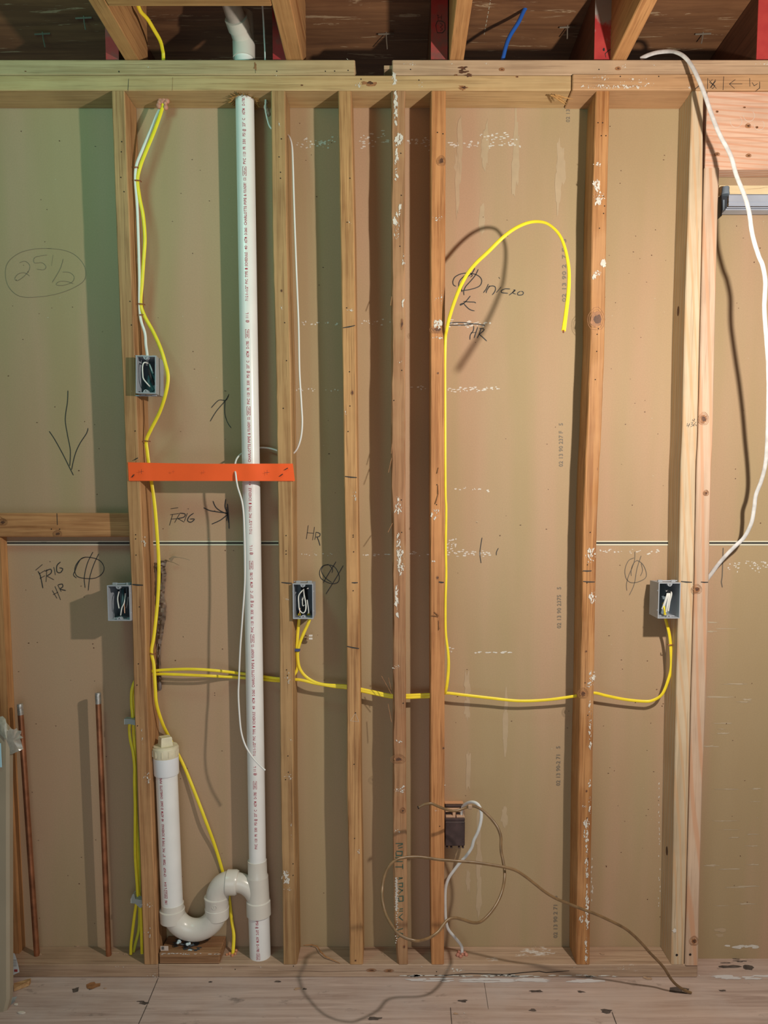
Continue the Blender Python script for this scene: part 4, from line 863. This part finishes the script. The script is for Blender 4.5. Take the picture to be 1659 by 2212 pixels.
cable('white_cable', [(1383.5,127,.05),(1400,119,.04),(1421,113,.025),(1448,111,.005),(1463,114,-.012),(1475.5,120.6,-.025),(1487.5,132.6,-.036),(1499.6,152,-.050),(1513,181,-.066),(1523.7,208,-.076),(1532.7,235,-.084),(1544.8,268,-.095),(1556.8,295,-.105),(1572,322.5,-.114),(1581,343.6,-.12),(1590,376.7,-.128),(1602,407,-.14),(1611,431,-.15),(1618.6,461,-.16),(1623,494,-.17),(1629,522,-.177),(1640,556,-.183),(1647,572,-.185),(1653,605,-.183),(1652,640,-.178),(1651,665,-.172),(1653,700,-.165),(1656,740,-.157),(1659,781,-.148),(1660,840,-.13),(1659,900,-.11),(1657,960,-.085),(1653,1005,-.065),(1644,1040,-.045),(1633,1069,-.03),(1629,1099,-.018),(1623,1130,-.008),(1608,1160,.008),(1590,1178,.018),(1569,1199,.03),(1551,1220,.045),(1532,1246,.06),(1520,1262,.07)],
   .0054, M_dirtywhite, 'thick scuffed white cable arching over the plate and hanging down the right side', .6)
cT = cable('bronze_cable', [(904.7,1743.8,-.10),(915.7,1738,-.10),(931,1735.7,-.098),(944,1740.8,-.095),(961,1747.5,-.09),(978,1751.7,-.085),(991.6,1750,-.08),(1005,1745,-.075),(1015,1741.5,-.075),(1025,1741.6,-.078),(1039,1748,-.085),(1054,1761,-.095),(1066,1774.5,-.105),(1076,1789.7,-.115),(1082,1808,-.125),(1082,1825,-.133),(1083,1842,-.14),(1087,1862,-.152),(1090,1882.5,-.165),(1089.5,1900,-.178),(1086,1919.7,-.19),(1079,1940,-.205),(1069,1958.7,-.22),(1054,1978,-.235),(1037.5,1991.6,-.25),(1020.6,1993,-.262),(1001,1987,-.27),(982,1982.7,-.277),(967.5,1987,-.285),(956.7,1999,-.295),(946,2013,-.306),(929,2025,-.32),(912,2031,-.335),(899,2032.6,-.347),(877,2026.6,-.347),(858,2014.5,-.340),(843.5,1995,-.325),(832.7,1973.5,-.305),(826,1947,-.285),(825.4,1920.5,-.262),(830,1894,-.245),(841,1870,-.23),(858,1856.6,-.22),(877,1852,-.212),(901,1851,-.205),(925.5,1853.5,-.2),(949.6,1857,-.195),(986,1860,-.188),(1003.7,1861,-.186),(1032.6,1864,-.183),(1064,1868.7,-.18),(1093,1874,-.178),(1114.6,1880.7,-.176),(1134,1892.8,-.175),(1155.6,1909.6,-.174),(1177,1926.5,-.173),(1201,1941,-.172),(1232.7,1954,-.17),(1261,1965,-.168),(1290,1976,-.165),(1326.5,1993,-.155),(1350.6,2006,-.147),(1370,2021.8,-.14),(1389,2041,-.13),(1403.7,2058,-.12),(1420.5,2075,-.108),(1435,2091.7,-.098),(1447,2111,-.09),(1459,2125.5,-.082),(1476,2137.5,-.076),(1493,2145,-.073)],
   .0038, M_bronze, 'stiff bronze-coloured cable coiling in front of the studs down to the floor', .8)
mb = MB(); a = P(1011, 1742.5, -.078); mb.box(a.x-.001, a.x+.011, a.y-.006, a.y+.006, a.z-.006, a.z+.006, 0, .002); mb.build('splice_sleeve', plain('sleeve_tan', (.38, .26, .17), .5), cT)
mb = MB(); p = P(904.7, 1743.8, -.1); mb.tube([p+Vector((-.0004, 0, -.0002)), p+Vector((-.003, 0, -.001))], .0040, 0, 10); mb.build('cut_end', M_hole, cT)
cable('pale_cable', [(997,1768,.055),(998,1748,.045),(1004,1738,.03),(1017,1732.5,.01),(1029,1735,-.002),(1036.5,1744,-.008),(1040,1760,-.01),(1038,1778,-.01),(1032,1798,-.006),(1023.7,1815,.0),(1018.7,1832,.006),(1007,1849,.014),(995,1862,.02),(981.5,1879,.026),(969.7,1896,.03),(963.5,1913,.032),(961.5,1930,.034),(961.5,1960,.036),(963,1988,.036),(968,2007,.038),(979.6,2021.8,.042),(991.6,2036,.048),(997.6,2046,.05),(997.8,2062,.05)],
   .0044, plain('pale_jacket', (.66, .68, .67), .42, noise=.08, nscale=50), 'pale cable from the old dark box, curving down into the bottom plate', .7)
cable('blue_cable', [(1155,-18,.12),(1148,0,.11),(1133,21,.10),(1120,48,.085),(1103,75,.07),(1094,96,.06),(1086.6,125,.05),(1085,133,.05)], .0054, M_blue, 'bright blue cable rising from the right upper plate to the deck', .9)

# cable clips on the left of stud F
for (pts, lb) in (([(268,1553),(268,1565),(280,1564),(292,1567),(293,1556),(280,1553)], 'grey plastic clip on the lime cables, upper of the two'), ([(282,1943),(282,1951),(292,1952),(303,1962),(308,1958),(308,1945),(292,1942),(290,1931),(286,1932)], 'grey plastic clip on the lime cables near the floor')):
    mb = MB(); a = [P(u, v, .030) for u, v in pts]; b = [p+Vector((0, .02, 0)) for p in a]; n = len(a)
    mb.add(a+b, [list(range(n)), [n+i for i in range(n)][::-1]]+[(i, (i+1) % n, n+(i+1) % n, n+i) for i in range(n)], 0)
    mb.build('cable_clip', M_stackgrey, label=lb, cat='clip', group='grey plastic cable clips')

# caulk around holes, torn fibres at the pipe hole
def caulk(pts, lb, y, r0=.006, m=M_caulk, name='caulk_blob', zfix=None):
    mb = MB(); r = random.Random(len(lb))
    for (u, v) in pts:
        c = P(u, v, y) if zfix is None else PZ(u, v, zfix)
        q = r0*r.uniform(.8, 1.3); mb.lathe([(-q, q*.3), (-q*.6, q*.8), (0, q), (q*.7, q*.75), (q, q*.2)], c, (r.uniform(-.4, .4), r.uniform(-.4, .4), 1), 0, 12)
    return mb.build(name, m, label=lb, cat='caulk', group='dabs of pink caulk')
caulk([(344,222),(347,216),(354,214),(361,218),(357,224),(343,229),(358,232),(350,219)], 'pink caulk dab where the yellow cable leaves the lower plate', .046)
caulk([(575,222),(574,232),(577,240),(580,246),(573,214)], 'drooping brownish-pink caulk finger beside the vent pipe top', .05, .0055, plain('brown_caulk', (.36, .22, .17), .55))
caulk([(992,2057),(999,2062),(1004,2058),(989,2063),(1007,2062),(995,2066)], 'pink caulk dab at the foot of the pale cable', .05, .0055, zfix=zb1+.003)
caulk([(496,2060),(502,2064),(508,2060),(490,2062),(510,2054)], 'orange caulk dab at the foot of the yellow cable by the vent pipe', .05, .0045, plain('orange_caulk', (.60, .26, .13), .6), zfix=zb1+.002)
mb = MB(); r = random.Random(2)
cz = zt1-.001; cc_ = on_pipe(cz)
for k in range(150):
    a = r.uniform(0, 6.283); q = .027+r.random()*.004; c = cc_+Vector((math.cos(a)*q, math.sin(a)*q, .0)); d = Vector((math.cos(a)*r.uniform(.2, 1), math.sin(a)*r.uniform(.2, 1), -r.uniform(.1, .5)))*r.uniform(.006, .022)
    mb.tube([c, c+d*.6+Vector((0, 0, -.001)), c+d], .0009, 0, 4)
mb.build('torn_wood_fibres', old('z', 30, (.9, .85, .6)), label='fringe of torn wood fibres round the vent pipe hole', cat='splinters', kind='stuff')
mb = MB(); p = P(1200, 207, -.002)
for (a, b) in (((1195,206),(1222,226)), ((1200,205),(1224,222)), ((1205,206),(1238,214)), ((1196,208),(1219,222)), ((1190,206),(1215,212))):
    mb.tube([P(*a, -.003), P((a[0]+b[0])/2, (a[1]+b[1])/2+1, -.008), P(*b, -.010)], [.0022, .0018, .0006], 0, 5)
mb.build('wood_splinter', old('x', 31, (1.2, 1.15, .9)), label='splinters hanging from the joint of the lower plates', cat='splinter')

# ------------------------------------------------------------------ outlet boxes
def outlet_box(u0, u1, v0, v1, y0, depth, lb, tilt=0, wires='a', nail_side=1):
    x0, z1 = P(u0, v0, y0).x, P(u0, v0, y0).z; x1, z0 = P(u1, v1, y0).x, P(u1, v1, y0).z
    cx, cz = (x0+x1)/2, (z0+z1)/2; hw, hh = (x1-x0)/2, (z1-z0)/2; t = .0026
    e = empty('outlet_box', (cx, y0, cz), lb, 'outlet box', 'grey outlet boxes'); e['_o'] = [0, 0, 0]
    def put(mb, name, mats, label=None):
        me_o = mb.build(name, mats, e); me_o.location = (0, 0, 0)
        if label: me_o['label'] = label
        return me_o
    mb = MB()
    # walls: outer tapers a little toward the back
    tp = .0015
    for s_ in (-1, 1):
        mb.add([(s_*hw, 0, -hh), (s_*hw, 0, hh), (s_*(hw-tp), depth, hh-tp), (s_*(hw-tp), depth, -hh+tp), (s_*(hw-t), 0, -hh+t), (s_*(hw-t), 0, hh-t), (s_*(hw-tp-t), depth-t, hh-tp-t), (s_*(hw-tp-t), depth-t, -hh+tp+t)],
               [(0, 1, 2, 3), (4, 7, 6, 5), (0, 4, 5, 1)], 0)
        mb.add([(-hw, 0, s_*hh), (hw, 0, s_*hh), (hw-tp, depth, s_*(hh-tp)), (-hw+tp, depth, s_*(hh-tp)), (-hw+t, 0, s_*(hh-t)), (hw-t, 0, s_*(hh-t)), (hw-tp-t, depth-t, s_*(hh-tp-t)), (-hw+tp+t, depth-t, s_*(hh-tp-t))],
               [(0, 1, 2, 3), (4, 7, 6, 5), (0, 4, 5, 1)], 0)
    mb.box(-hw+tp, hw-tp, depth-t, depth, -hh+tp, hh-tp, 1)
    # nail brackets on top and bottom
    for s_ in (-1, 1):
        mb.box(-hw+.006, -hw+.018, .022, .030, s_*hh-.003, s_*hh+.005, 0, .0008); mb.box(hw-.018, hw-.006, .022, .030, s_*hh-.003, s_*hh+.005, 0, .0008)
        for k in (-1, 1): mb.box(s_*hw-.0012, s_*hw+.0012, .004, .006, k*hh*.55-.002, k*hh*.55+.002, 0, .0003)
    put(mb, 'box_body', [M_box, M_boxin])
    for s_ in (-1, 1):
        m2 = MB(); z = s_*(hh-t); n = 10; r_ = .0068
        fr = [Vector((r_*math.cos(math.pi*k/n), -.0006, z-s_*(r_*math.sin(math.pi*k/n)*1.15))) for k in range(n+1)]
        bk = [p+Vector((0, .012, 0)) for p in fr]
        m2.add(fr+bk, [list(range(n+1)), list(range(n+1, 2*n+2))[::-1]]+[(k, k+1, n+2+k, n+1+k) for k in range(n)], 0)
        m2.blob((0, -.0009, z-s_*.0042), .0014, .0014, 1, 3, 10, .05); m2.add([(-.004, -.0009, z-s_*.0012), (.004, -.0009, z-s_*.0012), (.004, -.0009, z-s_*.0018), (-.004, -.0009, z-s_*.0018)], [(0, 1, 2, 3)], 1)
        put(m2, 'screw_tab', [M_box, M_hole])
    for s_ in (1, -1):
        m3 = MB(); m3.tube([(-hw*.6*nail_side, .026, s_*(hh+.002)), (hw*1.35*nail_side, .026, s_*(hh+.003))], .0015, 0, 8); put(m3, 'mounting_nail', M_steel)
    def wire(pts, r_, m_, lab=None):
        m4 = MB(); m4.tube(smooth_path([(a*hw, b, c*hh) for a, b, c in pts], .003), r_, 0, 8); put(m4, 'inner_wire', m_, lab)
    MW = plain('wire_white', (.72, .72, .68), .4); MK = plain('wire_black', (.012, .014, .016), .35); MT = plain('wire_teal', (.03, .10, .11), .45)
    if wires == 'a':      # looped white wire
        wire([(.0, depth*.8, .62), (-.1, .012, .58), (-.45, .008, .30), (-.45, .006, -.15), (-.38, .006, -.5), (-.05, .004, -.68), (.2, .006, -.55), (.22, .012, -.2), (.05, .014, .35), (.02, .010, .66)], .0016, MW, 'looped white wire')
        wire([(.3, .02, .66), (.45, .012, .7)], .0014, MW)
        wire([(.35, .012, .05), (.45, .01, -.35), (.5, .01, -.68), (.4, .014, -.7)], .0013, MW); wire([(.0, .02, .3), (-.12, .014, 0), (-.08, .014, -.3), (.1, .02, -.25)], .0012, MW)
        wire([(-.4, .02, -.45), (-.42, .012, -.75)], .0012, M_bright, 'bare copper wire')
        for k in range(5): wire([(-.3+.13*k, .04, .7), (-.2+.13*k, .016+.003*k, .0), (-.25+.15*k, .03, -.6)], .0019, MK)
    elif wires == 'b':
        wire([(-.2, .02, .6), (-.22, .010, .2), (-.1, .008, -.32)], .0015, MW); wire([(.38, .02, .5), (.35, .010, .0), (.15, .008, -.3), (.0, .010, -.72)], .0015, MW, 'white wire')
        wire([(.36, .02, .5), (.34, .012, -.1), (.34, .012, -.6)], .0013, M_bright, 'bare copper wire'); wire([(.6, .02, .3), (.5, .02, -.1), (.35, .02, -.35)], .0014, plain('wire_grey', (.25, .22, .2), .5))
        wire([(.0, .03, .7), (.15, .018, .3), (.05, .018, -.4)], .0035, MT, 'dark teal jacket')
        for k in range(4): wire([(-.5+.3*k, .04, .75), (-.3+.25*k, .03, .0), (-.1+.15*k, .035, -.7)], .002, MK)
    elif wires == 'c':
        for k, (a, b_) in enumerate(((-.5, -.55), (-.38, -.62), (-.1, -.75), (.0, -.7))): wire([(.0+.02*k, .03, .5), (-.12+.08*k, .008, .35), (a*.75, .008, -.2), (a, .012, b_*.9)], .0019, MW)
        wire([(.2, .03, .5), (.25, .006, .4), (.1, .005, -.1), (.02, .006, -.6)], .0020, MW, 'white wire')
        for k in range(6): wire([(-.2+.06*k, .02, .2), (-.1+.05*k, .005, .52), (.15+.05*k, .02, .5), (.3, .04, .1)], .0016, MK)
        wire([(-.3, .02, -.2), (-.35, .008, -.4), (-.2, .014, -.8)], .0026, M_yel, 'yellow jacket end')
    else:
        wire([(-.0, .02, .66), (-.25, .008, .66), (-.4, .006, .45), (-.38, .006, .0), (-.3, .006, -.22), (.1, .01, -.5), (.45, .03, -.75)], .0017, MW, 'bent white wire')
        wire([(.1, .02, .66), (.35, .008, .45), (.6, .01, .1)], .0018, plain('wire_pale_teal', (.28, .38, .38), .5)); wire([(.1, .02, .6), (.25, .012, .1), (.6, .018, -.5)], .0042, MK, 'thick black wire')
        wire([(.08, .02, .6), (.4, .014, .2), (.7, .02, -.2)], .004, MT); wire([(.15, .02, .0), (.1, .02, -.4), (.5, .02, -.8)], .005, MT, 'dark teal jacket')
    if tilt: e.rotation_euler = (0, math.radians(tilt), 0)
    return e
outlet_box(231, 282.5, 1264.5, 1341, -.012, .072, 'grey outlet box on the left side of the leftmost full stud, under FRIG HR', 0, 'b', 1)
outlet_box(632, 677, 1260.5, 1337, -.012, .075, 'grey outlet box with a looped white wire, right of the vent pipe stud', 0, 'a', -1)
outlet_box(1423, 1468.5, 1258.5, 1336, -.012, .075, 'grey outlet box nailed to the pale new stud, yellow cable below it', 0, 'c', 1)
outlet_box(292, 338, 768, 850, -.026, .070, 'slightly tilted grey outlet box high on the leftmost full stud', 1.6, 'd', -1)

# the old box seen from behind, fixed through the drywall
ob = empty('old_outlet_box', P(983, 1830, .05), 'old dark brown outlet box right of the reddish stud, below the bay centre', 'outlet box')
mb = MB(); a = P(961.5, 1775, .035); b = P(1004, 1828, .035)
mb.box(a.x, b.x, .035, .0885, b.z, a.z, 0, .002); mb.box(a.x, b.x, .037, .0885, a.z+.001, P(983, 1769, .035).z, 0, .0008)
for (u, v) in ((966,1781),(1000,1781),(1000,1816)): c = P(u, v, .0345); mb.lathe([(-.001, .003), (.0006, .003)], c, (0, -1, 0), 0, 14)
for u in (966, 975, 992, 1000): c = P(u, 1831, .04); mb.box(c.x-.003, c.x+.003, .04, .05, c.z-.002, c.z+.002, 0, .0005)
mb.build('box_body', M_bake, ob)
mb = MB(); a2 = P(961.5, 1741, .05); b2 = P(1002, 1768, .05); tt = .0035
mb.box(a2.x, b2.x, .058, .0885, b2.z, a2.z, 0, .001)
for (u0_, u1_, v0_, v1_) in ((960.5,1003,1740,1743),(960.5,962.5,1740,1768),(978,984,1752,1768),(1000,1004,1745,1768),(963,978,1762,1768),(986,1000,1762,1768),(962,1000,1746,1754)):
    p = P(u0_, v0_, .045); q = P(u1_, v1_, .045); mb.box(p.x, q.x, .045, .058, q.z, p.z, 1 if v0_ > 1741 else 2, .0006)
for (u0_, v0_) in ((964,1756),(986,1756)):
    p = P(u0_, v0_, .053); q = P(u0_+12, v0_+5, .053); mb.box(p.x, q.x, .053, .0575, q.z, p.z, 2, .0005)
mb.build('clamp_frame', [plain('orange_wood_behind', (.62, .36, .20), .7), plain('tan_cardboard', (.60, .38, .24), .7), M_bake], ob)

# torn tape strip hanging by stud F
mb = MB(); cl = [(350,1212,10),(345,1225,11),(350,1240,9),(349,1262,8),(346,1285,8),(351,1310,8),(350,1335,8),(347,1360,7),(344,1385,5),(343,1420,4),(344,1450,4),(343,1480,5),(343,1492,5)]
r = random.Random(9); pts = []
for i in range(len(cl)-1):
    for k in range(6):
        t = k/6; pts.append(tuple(cl[i][j]*(1-t)+cl[i+1][j]*t for j in range(3)))
vs = []; 
for (u, v, hw_) in pts:
    for j in range(5): s_ = (j-2)/2; vs.append(P(u+hw_*s_*r.uniform(.85, 1.1), v+r.uniform(-1, 1), .072+r.uniform(-.005, .005)+.006*abs(s_)))
n = len(pts); mb.add(vs, [(i*5+j, i*5+j+1, (i+1)*5+j+1, (i+1)*5+j) for i in range(n-1) for j in range(4)], 0, True)
mb.add([v_+Vector((0, .0012, 0)) for v_ in vs], [(i*5+j, (i+1)*5+j, (i+1)*5+j+1, i*5+j+1) for i in range(n-1) for j in range(4)], 0, True)
tp_ = mb.build('torn_tape', M_tapep, label='brown torn strip of tape hanging behind the yellow cable', cat='tape')
mb = MB(); mb.tube([P(368, 1210, .07), P(375, 1203, .065), (P(385, 1204, .062)), P(398, 1206, .058), P(410, 1210, .055)], [.006, .003, .0008, .0008, .0006], 0, 6, .5); mb.build('curled_end', [plain('curl_tan', (.34, .26, .17), .6)], tp_)
mb = MB(); mb.lathe([(0, .002), (.004, .0055), (.014, .006), (.022, .0045), (.026, .001)], P(345, 1492, .06), (0, .05, 1), 0, 12); mb.build('caulk_drip', plain('grey_drip', (.15, .12, .11), .5), label='dark caulk drip below the torn tape, under the yellow cables', cat='caulk')

# plastic wall anchors
for i, (v, lb) in enumerate(((1373, 'white plastic wall anchor tip by the blue-taped cables, upper of the pair'), (1379.5, 'white plastic wall anchor tip by the blue-taped cables, lower of the pair'))):
    mb = MB(); p = P(660, v, .082); mb.tube([p, p+Vector((.006, -.012, 0))], .0022, 1, 8); mb.box(P(667, v, .066).x, P(675, v, .066).x, .064, .070, P(667, v+2.2, .066).z, P(667, v-2, .066).z, 0, .0008)
    mb.build('wall_anchor', [plain('anchor_white%d' % i, (.75, .73, .66), .5), plain('anchor_tan%d' % i, (.30, .2, .12), .5)], label=lb, cat='anchor', group='plastic wall anchors')

# ------------------------------------------------------------------ wrapped panel at the left edge
pb = PZ(12, 2186, 0); 
pn = empty('wrapped_panel', (pb.x-.12, pb.y+.01, 0), 'tall grey-green wrapped panel leaning at the left edge, taped at its top', 'panel')
xR = P(25.5, 1850, -.09).x; ztop = P(20, 1549, -.03).z; yb_, yt = pb.y, -.055
mb = MB(); th = .028; xLft = xR-.36; rg = []
for k in range(25):
    t = k/24; z = ztop*t; y = yb_+(yt-yb_)*t; xr2 = P(19.0-1.0*t, 2186-(2186-1549)*t, y).x; 
    rad = 0
    if t > .93: rad = .030*(1-math.sqrt(max(0, 1-((t-.93)/.07)**2)))
    if t < .02: rad = .008
    xr2 -= rad
    rg.append([Vector((xLft, y, z)), Vector((xr2-.007, y, z)), Vector((xr2, y+.006, z)), Vector((xr2, y+th-.004, z)), Vector((xr2-.004, y+th, z)), Vector((xLft, y+th, z))])
mb.loop(rg, 0, True, False); mb.build('panel_body', plain('film_wrapped_board', (.33, .275, .195), .34, noise=.10, nscale=5), pn)
mb = MB(); hp = [(17,1578),(22,1574),(30,1576),(36,1573),(38,1578),(46,1579),(45,1585),(43,1588),(50,1594),(43,1596),(46,1605),(50,1618),(42,1622),(26,1629),(18,1630),(14,1600)]
yy = -.060; a = [P(u, v, yy+.004*math.sin(u*.5+v*.3)) for u, v in hp]; ctrp = P(28, 1600, yy-.002); n = len(a)
mb.add([ctrp]+a+[p+Vector((0, .001, 0)) for p in a], [(0, 1+(i+1) % n, 1+i) for i in range(n)]+[(1+i, 1+(i+1) % n, 1+n+(i+1) % n, 1+n+i) for i in range(n)], 0)
mb.build('packing_tape', plain('clear_tape', (.42, .40, .34), .18, alpha=.82, noise=.15, nscale=120), pn, label='crumpled clear packing tape')
mb = MB(); cs = [(0,1548),(6,1547),(12,1553),(16,1572),(15,1600),(4,1590),(0,1585)]; a = [P(u, v, -.066+.003*math.sin(v)) for u, v in cs]; n = len(a); c_ = P(7, 1570, -.070)
mb.add([c_]+a, [(0, 1+(i+1) % n, 1+i) for i in range(n)], 0); mb.build('packing_tape', plain('clear_tape2', (.40, .39, .31), .2, alpha=.9, noise=.2, nscale=90), pn)
p = P(-14, 1657, -.075); q = P(4, 1604, -.072); mb = MB(); mb.box(p.x, q.x, -.0775, -.0765, p.z, q.z, 0, .0004); mb.build('pale_blue_sticker', plain('sticker_blue', (.42, .68, .78), .5), pn, label='pale blue sticker')
mb = MB(); c0 = PZ(20, 2176, 0); 
for k in range(10):
    u = 8+k*2.6; p = PZ(u+r.uniform(-2, 2), 2180-k*1.8, 0); mb.tube([p+Vector((0, 0, .001)), p+Vector((.004, -.004, .018-.001*k)), p+Vector((.010, -.002, .034-.002*k))], [.004, .003, .001], 0, 6, .3)
mb.build('loose_film', plain('clear_film', (.42, .45, .42), .15, alpha=.55), pn, label='loose clear film at the foot')
# tube / tag and offcut by the panel
mb = MB(); a = P(30, 2058, -.02); mb.loop([[P(27+dx, v, -.03+dy) for dx, dy in ((0, 0), (w_, 0), (w_, .008), (0, .008))] for v, w_ in ((2059, 4), (2066, 7), (2080, 11), (2092, 14), (2100, 15), (2106, 2))], 0, True, False)
b_ = P(31, 2094, -.0306); c_ = P(38, 2099, -.0306); mb.box(b_.x, c_.x, -.0312, -.0305, c_.z, b_.z, 1, .0002)
for k in range(4): p = P(29, 2074+k*4, -.0306); mb.box(p.x, p.x+.009, -.0309, -.0304, p.z-.0004, p.z+.0004, 2)
mb.build('caulk_tube', [plain('tag_white', (.62, .66, .66), .5), plain('tag_red', (.35, .05, .05), .5), M_ink], label='crumpled white tube with a small red square, beside the panel foot', cat='tube')
mb = MB(); A = [PZ(28, 2140, .0), PZ(62, 2126, .0)]; 
a = PZ(30, 2142, .001); b = PZ(62, 2130, .001); hh_ = .014
mb.add([a, b, b+Vector((0, .012, 0)), a+Vector((-.01, .02, 0)), a+Vector((0, 0, hh_*.6)), b+Vector((.0, 0, hh_)), b+Vector((0, .014, hh_)), a+Vector((-.01, .02, hh_*.8))],
       [(3, 2, 1, 0), (4, 5, 6, 7), (0, 1, 5, 4), (1, 2, 6, 5), (2, 3, 7, 6), (3, 0, 4, 7)], 0)
mb.build('wood_offcut', old('x', 33, (1.05, 1.15, 1.2)), label='pale wedge of wood on the floor beside the wrapped panel', cat='offcut')

# a pale sliver coming off the bottom plate between studs
mb = MB(); mb.tube(smooth_path([PZ(655, 2042, zb1+.003), PZ(685, 2043, zb1+.006), PZ(700, 2062, zb1+.010), PZ(720, 2072, zb1+.006), PZ(735, 2081, zb1+.003)], .004), [.0014]*200, 0, 6) if False else mb.tube([PZ(655, 2042, zb1+.003), PZ(672, 2041, zb1+.006), PZ(685, 2044, zb1+.008), PZ(692, 2055, zb1+.010), PZ(703, 2066, zb1+.008), PZ(718, 2073, zb1+.005), PZ(735, 2081, zb1+.002)], [.0010, .0014, .0016, .0018, .0018, .0014, .0006], 0, 6)
mb.build('wood_sliver', old('x', 34, (1.0, .9, .8)), label='curved wood sliver lying on the long bottom plate, right of the vent pipe stud', cat='sliver')

# chips and debris lying on the floor and plate
chips = [(46,2189,0,'wide pale chip on the floor below the wrapped panel',.011),(34,2170,0,'small pale chip by the foot of the wrapped panel',.005),(227,2136,0,'tiny chip right of the round knot in the floor',.004),
 (642,2137,0,'crumb of sawdust left of the coil shadow',.006),(1527,2064,0,'white crumb on the floor right of the trimmer stud',.006),(1510,2108,0,'white crumb at the right end of the bottom plate',.003),(1398,2115,0,'grey plaster crumb in front of the plate below the bronze cable',.008),
 (166,2045,zb1,'chip on the left bottom plate between the copper pipes',.005),(1303,2062,zb1,'curled shaving on the plate right of the leaning stud',.006),(1480,2142,0,'splintered crumb where the bronze cable meets the floor',.008),(983,2191,0,'brown crumb by the short crack at bottom centre',.005),(1003,2189,0,'white fleck on the floor right of the short crack',.003),(274,2062,zb1,'shavings at the foot of the lime cables',.006),(246,2060,zb1,'shavings round the base of the right copper pipe',.008),(86,2062,zb1,'shavings round the base of the left copper pipe',.006)]
for i, (u, v, z, lb, s_) in enumerate(chips):
    r = random.Random(i); mb = MB(); c = PZ(u, v, z)
    for k in range(1 if s_ > .01 or s_ < .005 else 4):
        o_ = c+Vector((r.uniform(-s_, s_), r.uniform(-s_, s_)*.6, 0)) if k else c
        n = 6; bt = [o_+Vector((s_*r.uniform(.5, 1.1)*math.cos(6.283*j/n), s_*.5*r.uniform(.5, 1.1)*math.sin(6.283*j/n), .0005)) for j in range(n)]; tpp = [p+Vector((0, 0, s_*.28+r.uniform(0, .001))) for p in bt]
        mb.add(bt+tpp, [list(range(n))[::-1], list(range(n, 2*n))]+[(j, (j+1) % n, n+(j+1) % n, n+j) for j in range(n)], 0)
    mb.build('wood_chip', plain('chip_%d' % i, (.62, .56, .48) if 'white' in lb or 'pale' in lb else (.42, .28, .18), .8), label=lb, cat='debris', group='chips and crumbs')

for o in D2.objects:
    if '_o' in o: del o['_o']
